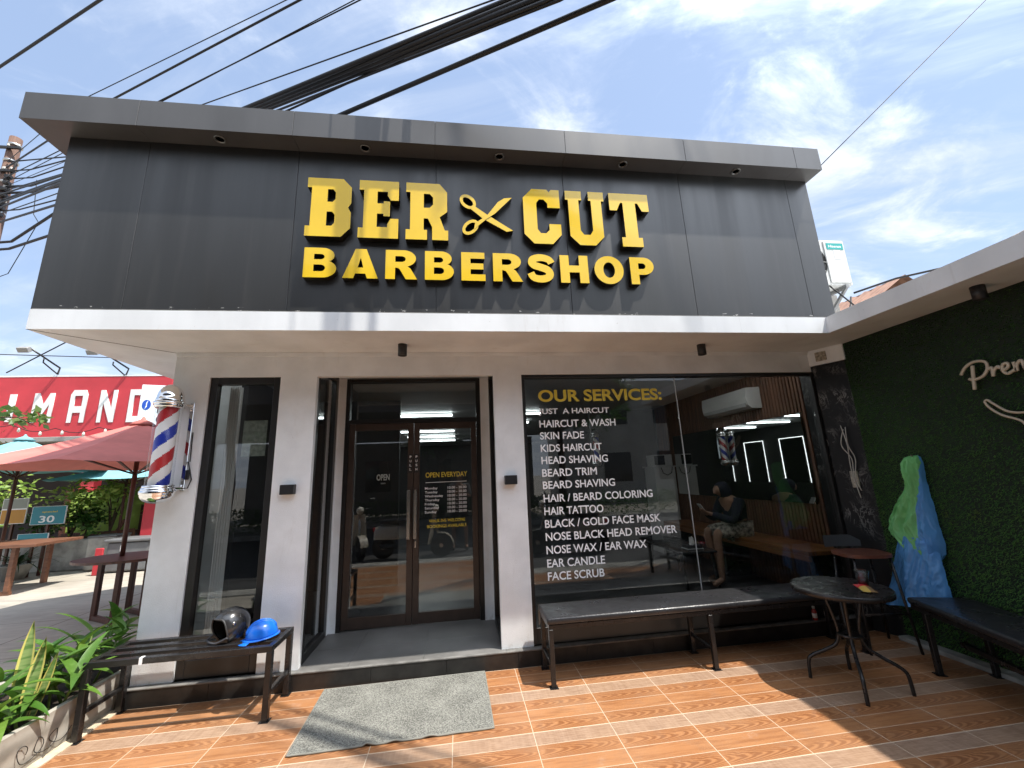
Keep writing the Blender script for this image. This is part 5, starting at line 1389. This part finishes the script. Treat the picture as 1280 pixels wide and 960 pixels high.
def tree(x, y, h, r, label, seed, nleaf=5200, ls=.30, name='street_tree', cm=None, group='trees across the street', tr=0.18):
    rg = random.Random(seed); t_ = thing(name, label, 'tree', (x, y, 0), group)
    q = MB(); hh_ = h * .45
    q.tube([(x, y, -.02), (x + .1, y, hh_ * .5), (x, y + .1, hh_)], [tr, tr * .8, tr * .6], 10)
    cl_ = []
    for k in range(9):
        a = k * 2.4 + rg.uniform(-.3, .3); rr = r * rg.uniform(.25, .8); e = Vector((x + rr * math.cos(a), y + rr * math.sin(a), hh_ + (h - hh_) * rg.uniform(.15, .8)))
        q.tube([(x, y + .1, hh_ - .1), ((x + e.x) / 2, (y + e.y) / 2, (hh_ + e.z) / 2 + .2), e], [tr * .45, tr * .3, tr * .12], 6); cl_.append(e)
    q.build('trunk', mat('bark', (0.10, 0.075, 0.055), 0.9, var=0.4, scale=8), t_)
    cl_ += [Vector((x + rg.uniform(-r, r) * .6, y + rg.uniform(-r, r) * .6, hh_ + (h - hh_) * rg.uniform(.3, 1))) for _ in range(7)]
    rad = [r * rg.uniform(.28, .5) for _ in cl_]
    def fn(g):
        i = int(g.integers(len(cl_))); d = g.normal(size=3); d /= np.linalg.norm(d)
        return np.array(cl_[i]) + d * rad[i] * g.random() ** .4 * np.array([1, 1, .7])
    V, F = leafcloud(nleaf, fn, ls, .5, seed)
    pymesh('crown', V, F, cm or leaf_mat('tree_leaf', (0.03, 0.09, 0.015), (0.08, 0.17, 0.03)), t_)
tree(-5.0, -10.5, 7.5, 3.4, 'leafy street tree across the street, mirrored in the narrow window', 21)
tree(6.5, -12.5, 8.0, 3.4, 'leafy street tree across the street, mirrored in the shop window', 22)
tree(1.6, -13.0, 5.0, 2.0, 'smaller tree across the street, mirrored in the doors', 23, 3000)

# ------------------------------------------------------------------ cafe terrace on the left
def umbrella(x, y, ztop, zedge, r, seg, cm, pm_, label, group, rot=0.0, sag=.06):
    t_ = thing('patio_umbrella', label, 'umbrella', (x, y, 0), group)
    q = MB(); nn2 = 8
    top = Vector((x, y, ztop))
    for k in range(seg):
        a0, a1 = rot + 2 * math.pi * k / seg, rot + 2 * math.pi * (k + 1) / seg
        A = Vector((x + r * math.cos(a0), y + r * math.sin(a0), zedge)); Bq = Vector((x + r * math.cos(a1), y + r * math.sin(a1), zedge))
        def fn(u, v, A=A, Bq=Bq):
            e = A.lerp(Bq, v); p_ = top.lerp(e, u)
            p_.z -= sag * math.sin(math.pi * u) * .6 + sag * math.sin(math.pi * v) * u * .5
            return p_
        q.grid(fn, 8, 6, smooth=True)
    q.build('canopy', cm, t_)
    q = MB(); q.lathe([(.16, ztop - .055), (.10, ztop - .005), (.03, ztop + .03), (.012, ztop + .07), (0, ztop + .07)], (x, y, 0), 14); q.build('cap', cm, t_)
    MB().tube([(x, y, 0.0), (x, y, ztop)], .028, 10).build('pole', pm_, t_)
    for k in range(seg):
        a0 = rot + 2 * math.pi * k / seg
        MB().tube([(x + .03 * math.cos(a0), y + .03 * math.sin(a0), zedge - .12), (x + r * .55 * math.cos(a0), y + r * .55 * math.sin(a0), zedge + (ztop - zedge) * .42 - .05)], .011, 6).build('rib', pm_, t_)
    return t_
red_c = mat('red_canvas', (0.66, 0.20, 0.165), 0.8, var=0.12, scale=3, bump=0.1, bscale=200)
teal_c = mat('teal_canvas', (0.19, 0.43, 0.47), 0.8, var=0.1, scale=3)
umbrella(-1.98, 2.42, 2.52, 1.93, 1.60, 8, red_c, teak, 'faded red patio umbrella over the oval table beside the shop', 'patio umbrellas', R(12))
umbrella(-6.05, 5.3, 2.68, 2.05, 1.35, 8, teal_c, teak, 'teal patio umbrella at the far left behind the red one', 'patio umbrellas', R(10))
umbrella(-5.05, 6.6, 2.25, 1.86, 1.30, 8, teal_c, teak, 'teal patio umbrella directly behind the red one', 'patio umbrellas', R(5))
umbrella(-3.6, 7.2, 2.25, 1.84, 1.25, 8, teal_c, teak, 'teal patio umbrella near the shop corner behind the pole', 'patio umbrellas', R(25))

ot = thing('oval_table', 'dark oval wooden table under the red umbrella', 'table', (-1.95, 2.4, 0))
MB().prism([(-1.86 + .60 * math.cos(a), 2.38 + .42 * math.sin(a)) for a in [2 * math.pi * k / 40 for k in range(40)]], .725, .755).build('tabletop', teak, ot)
for fx, fy in ((-2.23, 2.46), (-1.80, 2.17), (-1.70, 2.50), (-2.02, 2.72)): MB().bar((fx, fy, 0), (fx, fy, .724), .055, .055, .004).build('leg', teak, ot)
q = MB(); q.bar((-2.23, 2.46, .03), (-1.80, 2.17, .03), .05); q.bar((-2.02, 2.72, .031), (-1.70, 2.50, .031), .05); q.build('base_rail', teak, ot)
lt = thing('wooden_table', 'reddish wooden table at the left edge of the terrace', 'table', (-5.4, 4.6, 0))
MB().box(-6.7, -4.55, 4.2, 5.1, .74, .79, .005).build('tabletop', teak_l, lt)
for fx in (-6.4, -4.95):
    for fy in (4.35, 4.95): MB().bar((fx, fy, 0.05), (fx, fy, .74), .07, .07, .004).build('leg', teak_l, lt)
MB().box(-6.6, -4.9, 4.32, 4.38, 0, .05).build('foot_rail', teak_l, lt)
sp_ = thing('wooden_post', 'dark wooden post rising at the left edge of the terrace', 'post', (-6.0, 4.0, 0))
MB().bar((-5.95, 4.3, 0), (-5.55, 4.3, 2.0), .10, .10, .005).build('post', teak, sp_)

rbld = thing('cafe_building', 'red fronted cafe with white painted letters across the terrace', 'building', (-9, 9, 0))
red_w = mat('red_wall', (0.52, 0.040, 0.052), 0.6, var=0.1, scale=2)
MB().box(-16.5, -6.0, 9.02, 9.25, 3.12, 4.86).build('fascia', red_w, rbld)
MB().box(-16.5, -6.0, 8.80, 9.02, 2.98, 3.11, .01).build('gutter', mat('grey_metal', (0.30, 0.29, 0.27), 0.5), rbld)
MB().box(-16.5, -6.0, 9.01, 9.26, 4.862, 4.90).build('coping', white, rbld)
MB().box(-16.5, -3.0, 11.5, 11.7, 0, 3.3).build('back_wall', mat('cafe_dark', (0.035, 0.028, 0.026), 0.8), rbld)
MB().box(-16.5, -6.0, 9.26, 11.5, 3.12, 3.3).build('roof', mat('grey_metal', (0.3, 0.3, 0.3)), rbld)
for xx in (-8.0, -10.6, -13.2): MB().box(xx, xx + .35, 9.1, 9.35, 0, 3.1).build('column', red_w, rbld)
MB().box(-6.0, -4.2, 9.6, 9.8, 0, 4.6).build('side_wall', mat('orange_wall', (0.55, 0.16, 0.03), 0.7), rbld)
yb = 9.018
def cond(pts): return [(a, b_) for a, b_ in pts]
def bldletter(loops, x0, x1, z0, z1):
    me = shape_mesh([[(x0 + u * (x1 - x0), z0 + v * (z1 - z0)) for u, v in lp] for lp in loops], .02, XZ, (0, yb, 0))
    link('lettering', me, mat('white_letter', (0.75, 0.75, 0.73), 0.5), rbld)
bldletter([[(0, 0), (.24, 0), (.20, .62), (.50, .22), (.80, .62), (.76, 0), (1, 0), (.98, 1), (.76, 1), (.50, .60), (.24, 1), (.02, 1)]], -9.46, -8.95, 3.54, 4.38)
bldletter([[(0, 0), (.26, 0), (.26, .30), (.72, .30), (.72, 0), (1, 0), (1, .86), (.86, 1), (.14, 1), (0, .86)], [(.26, .50), (.26, .82), (.72, .82), (.72, .50)]], -8.55, -8.12, 3.52, 4.46)
bldletter([[(0, 0), (.24, 0), (.24, .60), (.74, 0), (1, 0), (1, 1), (.76, 1), (.76, .40), (.26, 1), (0, 1)]], -7.80, -7.37, 3.51, 4.45)
bldletter([[(0, 0), (.80, 0), (1, .16), (1, .84), (.80, 1), (0, 1)], [(.28, .18), (.28, .82), (.66, .82), (.72, .76), (.72, .24), (.66, .18)]], -7.04, -6.60, 3.50, 4.46)
bldletter([[(0, 0), (1, 0), (1, 1), (0, 1)]], -10.06, -9.90, 3.58, 4.36)
ws = thing('hanging_sign', 'white box sign with blue oval beside the red cafe front', 'sign', (-5.2, 7.1, 3.6))
Mw = Matrix.Translation((-5.30, 6.95, 0)) @ Matrix.Rotation(R(18), 4, 'Z')
MB().box(0.0, 0.62, 0.0, 0.28, 3.12, 4.12, .01, Mw).build('box', white, ws)
fr = Mw @ XZ
me = shape_mesh([[(.14 + .085 * math.cos(a) , 3.62 + .125 * math.sin(a)) for a in [2 * math.pi * k / 24 for k in range(24)]]], .006, XZ, (0, 0, 0)); me.transform(Mw @ Matrix.Translation((0, -.001, 0)))
blue_s = mat('sign_blue', (0.02, 0.08, 0.42), 0.4)
link('blue_oval', me, blue_s, ws)
me = shape_mesh([[(.115, 3.51), (.135, 3.60), (.130, 3.66), (.165, 3.73), (.150, 3.65), (.155, 3.58)]], .004, XZ, (0, 0, 0)); me.transform(Mw @ Matrix.Translation((0, -.007, 0))); link('white_swoosh', me, white_v, ws)
for s_, za, zb_ in (('FO', 3.42, 3.60), ('CO', 3.18, 3.36), ('L', 3.74, 3.90)):
    me = text_mesh(s_, .36, .36 + .12 * len(s_), za, zb_, XZ, .003, .02); me.transform(Mw @ Matrix.Translation((0, -.001, 0))); link('lettering', me, bplastic, ws)

# fairy lights
fl = thing('string_lights', 'string of small bulbs hanging below the white letters', 'string lights', (-7.5, 8.6, 3.6))
pts = [(-10.5 + 5.2 * k / 30, 8.6, 3.62 - .32 * math.sin(math.pi * k / 30) - .12 * abs(math.sin(math.pi * k / 6))) for k in range(31)]
MB().tube(pts, .010, 5).build('wire', cable_m, fl)
for k in range(1, 30, 3): MB().lathe([(0, -.12), (.035, -.09), (.03, -.03), (.012, 0)], pts[k], 10).build('bulb', mat('bulb_white', (0.7, 0.68, 0.6), 0.3), fl)

# green fence panel and planters on the terrace
gf = thing('green_panel', 'lime green fence panel behind the shrubs on the terrace', 'fence', (-5.3, 7.4, 0))
MB().box(-6.75, -5.15, 7.40, 7.46, .62, 1.60).build('panel', mat('lime_paint', (0.36, 0.52, 0.10), 0.7, var=0.15, scale=3), gf)
MB().box(-5.12, -3.6, 7.44, 7.50, .55, 1.55).build('panel', mat('lime_paint', (0, 0, 0)), gf)
for xx in (-6.8, -5.14, -3.6): MB().box(xx - .05, xx + .05, 7.36, 7.44, 0, 1.68).build('post', teak, gf)
MB().box(-6.8, -3.6, 7.30, 7.36, .60, .68).build('rail', teak, gf)
rbd = thing('red_board', 'upright red board beside the barber pole pillar', 'board', (-4.1, 6.3, 0))
MB().box(-4.42, -3.9, 6.3, 6.36, .60, 1.50, .005).build('board', mat('red_wall', (0, 0, 0)), rbd)
cp = thing('concrete_planter', 'low concrete planter wall with shrubs on the terrace', 'planter', (-6.6, 6.6, 0))
MB().box(-8.6, -5.35, 6.35, 7.1, 0, .62, .02).build('planter_wall', concrete, cp)
MB().box(-8.5, -5.45, 6.45, 7.0, .60, .64).build('soil', soil, cp)
cp2 = thing('storage_bin', 'grey plastic storage bin with lid on the terrace', 'bin', (-4.3, 5.9, 0))
greyp = mat('grey_plastic', (0.16, 0.165, 0.17), 0.5, var=0.15, scale=5)
MB().box(-4.62, -3.85, 5.75, 6.2, .02, .58, .03).build('body', greyp, cp2); MB().box(-4.66, -3.81, 5.71, 6.24, .581, .64, .015).build('lid', greyp, cp2); MB().box(-4.36, -4.28, 5.735, 5.75, .40, .52, .005).build('latch', white_v, cp2)
cp3 = thing('storage_bin', 'grey concrete block bin left of the lidded one', 'bin', (-5.0, 6.2, 0))
MB().box(-5.25, -4.72, 6.1, 6.5, .02, .66, .02).build('body', concrete, cp3); MB().box(-5.26, -4.71, 6.09, 6.51, .661, .69, .01).build('lid', greyp, cp3)
rt_ = thing('red_tray', 'red tray leaning beside the grey storage bin', 'tray', (-4.75, 5.65, 0)); MB().box(-4.70, -4.56, 5.60, 5.64, .0, .50, .01).build('panel', mat('red_wall', (0, 0, 0)), rt_)
tl = thing('wooden_chair', 'folded wooden chair behind the oval table', 'chair', (-4.9, 6.9, 0))
q = MB(); q.bar((-5.6, 6.8, 0), (-5.1, 6.8, .95), .05); q.bar((-5.2, 6.9, 0), (-5.6, 6.9, .6), .05); q.build('frame', teak_l, tl); MB().bar((-5.55, 6.85, .55), (-4.9, 6.85, .60), .05, .3).build('seat', teak_l, tl)


def poster(x0, x1, z0, z1, y, label, cols, words):
    t_ = thing('poster_board', label, 'poster', ((x0 + x1) / 2, y, z0), 'menu poster boards on the terrace')
    MB().box(x0, x1, y, y + .02, z0, z1).build('board', white_v, t_)
    for a, b_, cc in cols:
        MB().box(x0 + .01, x1 - .01, y - .002, y - .0005, z0 + a * (z1 - z0), z0 + b_ * (z1 - z0)).build('print_band', cc, t_)
    for s_, u0, u1, a, b_, cc in words:
        link('lettering', text_mesh(s_, x0 + u0 * (x1 - x0), x0 + u1 * (x1 - x0), z0 + a * (z1 - z0), z0 + b_ * (z1 - z0), XZ, .001, .02, (0, y - .003, 0)), cc, t_)
    MB().bar(((x0 + x1) / 2, y + .03, 0), ((x0 + x1) / 2, y + .03, z0), .04).build('stand', teak, t_)
tealp = mat('print_teal', (0.03, 0.26, 0.33), 0.5); orp = mat('print_orange', (0.55, 0.26, 0.03), 0.5); grp = mat('print_grey', (0.30, 0.32, 0.28), 0.5)
poster(-6.28, -5.66, .98, 1.34, 6.0, 'teal poster board with white number above the planter', [(.02, .98, tealp)], [('30', .25, .70, .10, .48, white_v), ('special', .3, .75, .62, .74, yellow_v)])
poster(-6.85, -6.40, 1.02, 1.52, 6.02, 'orange menu poster board left of the teal one', [(.02, .55, orp), (.6, .98, grp)], [])
poster(-6.36, -5.82, .60, .82, 5.9, 'small white and teal poster below the larger teal one', [(.45, .98, tealp)], [])


def shrub(x, y, z0, h, r, label, seed, n=700, ls=.12, cm=None, asp=.5, nm='shrub'):
    t_ = thing(nm, label, 'shrub', (x, y, z0), 'shrubs on the cafe terrace'); rg = random.Random(seed); q = MB(); tips = []
    for k in range(7):
        a = k * 2.4; e = Vector((x + r * .7 * math.cos(a) * rg.uniform(.4, 1), y + r * .7 * math.sin(a) * rg.uniform(.3, 1), z0 + h * rg.uniform(.45, .95))); q.tube([(x, y, z0), (x + (e.x - x) * .4, y + (e.y - y) * .4, z0 + (e.z - z0) * .6), e], [.018, .012, .005], 5); tips.append(e)
    q.build('stem', mat('bark', (0, 0, 0)), t_)
    def fn(g):
        e = tips[int(g.integers(len(tips)))]; d = g.normal(size=3) * np.array([r * .28, r * .28, h * .18]); return np.array(e) + d
    V, F = leafcloud(n, fn, ls, .45, seed, asp, .15); pymesh('foliage', V, F, cm or leaf_mat('shrub_leaf', (0.09, 0.19, 0.02), (0.22, 0.32, 0.05)), t_)
bright_l = leaf_mat('shrub_leaf', (0.13, 0.26, 0.03), (0.30, 0.42, 0.08))
shrub(-6.0, 6.6, .62, 1.30, .55, 'light green shrub spreading below the teal umbrella', 31, 420, .13)
shrub(-5.30, 6.7, .70, 1.10, .50, 'yellow green shrub right of the teal poster', 32, 380, .13)
shrub(-5.62, 6.45, .62, .50, .32, 'dense round leaved plant on the end of the concrete planter', 33, 420, .10, dark_l, .8)
shrub(-6.55, 6.55, .62, .6, .35, 'dark shrub between the poster boards', 34, 300, .11, dark_l)
shrub(-4.4, 7.0, 0.3, 1.10, .4, 'thin shrub with long leaves in front of the lime panel', 35, 150, .22, bright_l, .25)
shrub(-7.6, 6.6, .62, 1.2, .7, 'shrub at the far left of the concrete planter', 36, 500)
pp = thing('potted_plant', 'dark spiky plant in a pale pot below the wooden table', 'plant', (-6.3, 5.75, 0))
MB().lathe([(.15, 0), (.24, .26), (.255, .28), (.22, .28), (.20, .24), (0, .24)], (-6.15, 5.75, 0), 24).build('pot', mat('pale_pot', (0.42, 0.41, 0.38), 0.7, var=0.2, scale=8), pp)
V, F = [], []; rg = random.Random(4)
for k in range(44):
    a = rg.uniform(0, 6.28); blade(V, F, (-6.15, 5.75, .25), (math.cos(a), math.sin(a), rg.uniform(.5, 1.6)), rg.uniform(.45, .8), .03, rg.uniform(.6, 1.6), .1)
pymesh('leaves', V, F, leaf_mat('spiky_leaf', (0.015, 0.045, 0.015), (0.04, 0.08, 0.025)), pp, True)
# overhanging twig near the red front
tw = thing('overhanging_branch', 'leafy branch hanging before the red cafe front at left', 'branch', (-7.5, 6.4, 3.2))
q = MB(); q.tube([(-8.6, 6.6, 3.15), (-7.9, 6.5, 3.30), (-7.3, 6.4, 3.28), (-6.85, 6.35, 3.05)], [.03, .02, .012, .005], 6); q.tube([(-8.6, 6.6, 3.1), (-8.0, 6.4, 2.75), (-7.6, 6.3, 2.45)], [.02, .012, .005], 6); q.build('twig', mat('bark', (0, 0, 0)), tw)
def fb(g):
    if g.random() < .62:
        s_ = g.random(); c0 = np.array([-8.6 + 1.8 * s_, 6.55 - .2 * s_, 3.22 + .12 * math.sin(s_ * 3)])
    else:
        s_ = g.random(); c0 = np.array([-8.4 + .9 * s_, 6.45, 3.0 - .55 * s_])
    return c0 + g.normal(size=3) * .10
V, F = leafcloud(260, fb, .20, .5, 44, .55, .3); pymesh('leaves', V, F, leaf_mat('twig_leaf', (0.07, 0.15, 0.03), (0.18, 0.25, 0.07)), tw)

# ------------------------------------------------------------------ utility pole and cables
up_ = thing('utility_pole', 'tall weathered utility pole crowded with cable brackets at left', 'utility pole', (-8.2, 6, 0))
MB().tube([(-8.15, 6, 0), (-8.22, 6, 5), (-8.30, 6, 10.15)], [.16, .135, .110], 16).build('post', pole_m, up_)
for zz in (9.75, 9.1, 8.6, 8.2):
    MB().box(-8.55, -8.02, 5.84, 5.89, zz, zz + .06, .004).build('cross_arm', bmetal, up_)
for zz in (9.9, 9.45, 8.85, 8.45, 8.05, 7.7): MB().lathe([(.118, zz), (.132, zz + .01), (.132, zz + .05), (.118, zz + .06)], (-8.28, 6, 0), 18).build('band', steel, up_)
rg = random.Random(2)
for k in range(16): MB().lathe([(0, 0), (.022, .01), (.028, .04), (.016, .05), (.022, .07), (0, .08)], (rg.uniform(-8.53, -8.04), 5.865, rg.choice((9.81, 9.16, 8.66, 8.26))), 10).build('insulator', mat('insulator', (0.55, 0.53, 0.48), 0.3), up_)
for k in range(7): MB().box(-8.16, -8.04, 5.80, 5.92, 7.9 + k * .17, 7.99 + k * .17, .02).build('splice_box', bplastic, up_)


def cam_ray(px_, py_):
    return (fw + rt2 * ((px_ - 640) / 506.495) + up2 * ((480 - py_) / 506.495))
CAMP = Vector((2.4112, -3.8601, 1.5871))
def at_y(px_, py_, yy):
    d = cam_ray(px_, py_); return CAMP + d * ((yy - CAMP.y) / d.y)
def cable(pts, r, label, sag=.0, seg=7, group='overhead cables'):
    P = [Vector(q) for q in pts]; o_ = []
    for i in range(len(P) - 1):
        L = (P[i + 1] - P[i]).length; n = max(4, int(L * 2))
        for k in range(n):
            t_ = k / n; v_ = P[i].lerp(P[i + 1], t_); v_.z -= sag * L * L * .004 * 4 * t_ * (1 - t_); o_.append(v_)
    q = MB(); q.tube(o_ + [P[-1]], r, seg)
    return tag(q.build('overhead_cable', cable_m), label, 'cable', group)
def roof_cable(a, ya, b_, yb_, r, label, pole_z, far=None, wob=0):
    A, Bq = at_y(*a, ya), at_y(*b_, yb_); d = (Bq - A).normalized()
    B2 = Bq + d * .30
    far_ = A - d * 9.0
    far_.z = max(4.2, far_.z)
    return cable([far_, A, Bq, B2, (-8.1 + random.uniform(-.1, .1), 5.85, pole_z)], r, label)
bundle = 'bundled black cables crossing above the roof edge'
for k, (a, b_, r, lab) in enumerate((((640, -2), (312, 133), .020, 'thick black cable at the top of the bundle above the roof'), ((652, 0), (322, 134), .018, 'thick black cable second in the bundle above the roof'),
                                ((668, 0), (331, 134), .022, 'thickest black cable in the middle of the bundle above the roof'), ((682, 2), (340, 135), .016, 'black cable low in the bundle above the roof'),
                                ((700, 0), (352, 136), .012, 'thin black cable at the bottom of the bundle above the roof'))):
    roof_cable(a, -1.5 - .05 * k, b_, .03 + .06 * k, r, lab, 8.1 + .12 * k)
roof_cable((765, -2), -1.75, (430, 142), -.30, .021, 'thick single cable meeting the roof edge right of the bundle', 7.7)
roof_cable((690, -12), -1.6, (362, 137), -.02, .010, 'thin cable between the bundle and the thick single cable', 7.9)
roof_cable((622, -2), -1.6, (258, 129), .3, .006, 'thin upper cable left of the bundle', 8.7)
roof_cable((470, -10), 1.0, (200, 126), 2.4, .010, 'double thin cable crossing the middle of the sky', 8.9)
roof_cable((462, -10), 1.0, (204, 126), 2.4, .008, 'lower of the thin paired cables crossing the sky', 8.8)
roof_cable((375, 0), 1.0, (145, 122), 2.6, .016, 'medium black cable left of the paired thin cables', 9.2)
roof_cable((358, 0), 1.0, (112, 120), 2.6, .007, 'thin cable just left of the medium black cable', 9.4)
cable([at_y(-40, 110, 4.0) + (at_y(-40, 110, 4) - at_y(128, -2, 2.0)) * 4, at_y(128, -2, 2.0), at_y(128, -2, 2.0) - (at_y(-40, 110, 4) - at_y(128, -2, 2.0)) * 2], .022, 'thick black cable at the top left corner of the sky')
cable([(6.10, -.70, 4.52), at_y(1232, 0, -1.2), at_y(1232, 0, -1.2) + (at_y(1232, 0, -1.2) - Vector((6.10, -.70, 4.52))) * 1.5], .0045, 'thin wire rising from the right roof corner')
for k, (px0, py0_, px1, py1) in enumerate(((36, 200, 84, 196), (38, 212, 83, 200), (40, 222, 82, 208), (38, 232, 80, 218), (40, 240, 78, 232), (24, 262, 70, 250), (14, 302, 66, 268), (11, 311, 60, 295))):
    A = at_y(px0, py0_, 5.8); Bq = at_y(px1, py1, 5.2); Bq2 = Bq + (Bq - A) * 1.2
    cable([(-8.22, 5.88, A.z - .02), A, Bq, Bq2], .028 if k in (3, 4, 6, 7) else .015, ('thick' if k in (3, 4, 6, 7) else 'thin') + ' cable running from the utility pole behind the sign wall, ' + ['topmost', 'second from the top', 'third from the top', 'fourth from the top', 'fifth from the top', 'sixth from the top', 'second lowest', 'lowest'][k], group='cables leaving the utility pole')
cable([at_y(-10, 270, 6.2) + (at_y(-10, 270, 6.2) - at_y(22, 200, 5.8)) * 6, at_y(22, 200, 5.8)], .02, 'cable reaching the pole from the left edge, upper', group='cables leaving the utility pole')
cable([at_y(46, 225, 5.8), at_y(42, 268, 5.8), at_y(48, 278, 5.6), at_y(10, 342, 5.9), (-8.19, 5.88, at_y(10, 342, 5.9).z - .3)], .008, 'thin loose wire dangling beside the utility pole', group='cables leaving the utility pole')
for lab, base, top, arm_, head_, st in (('floodlight with its lamp head in view above the red cafe front', (72, 468), (75, 460), (36, 434), (30, 437), ((55, 448), (54, 453))),
                                    ('floodlight arm half hidden by the white canopy above the red cafe front', (157, 470), (161, 461), (122, 436), (116, 440), ((142, 452), (141, 456)))):
    A = at_y(*base, 9.05); Bq = at_y(*top, 8.95); Cq = at_y(*arm_, 8.2); Hq = at_y(*head_, 8.15); s1, s2 = at_y(*st[0], 8.6), at_y(*st[1], 8.62)
    t_ = thing('floodlight', lab, 'floodlight', A, 'floodlights on the red cafe front')
    MB().tube([A, Bq, Cq], .024, 6).build('arm', bmetal, t_)
    MB().tube([A, s2, s1], .018, 6).build('strut', bmetal, t_)
    MB().box(-.13, .13, -.06, .06, -.07, .07, .01, Matrix.Translation(Hq) @ Matrix.Rotation(R(35), 4, 'X')).build('lamp_head', mat('grey_metal', (0, 0, 0)), t_)
cable([at_y(0, 443, 8), at_y(140, 447, 8)], .012, 'thin wire level with the floodlights above the red cafe', group='wires above the cafe')
cable([at_y(8, 466, 8.2), at_y(84, 427, 8)], .016, 'slanting wire above the red cafe front', group='wires above the cafe')
cable([(7.15, .1, 3.55), at_y(1120, 348, -.2), at_y(1200, 330, -.6), (9.5, -1, 4.4)], .012, 'black cable running from the air conditioner over the side canopy', group='cables by the air conditioner')
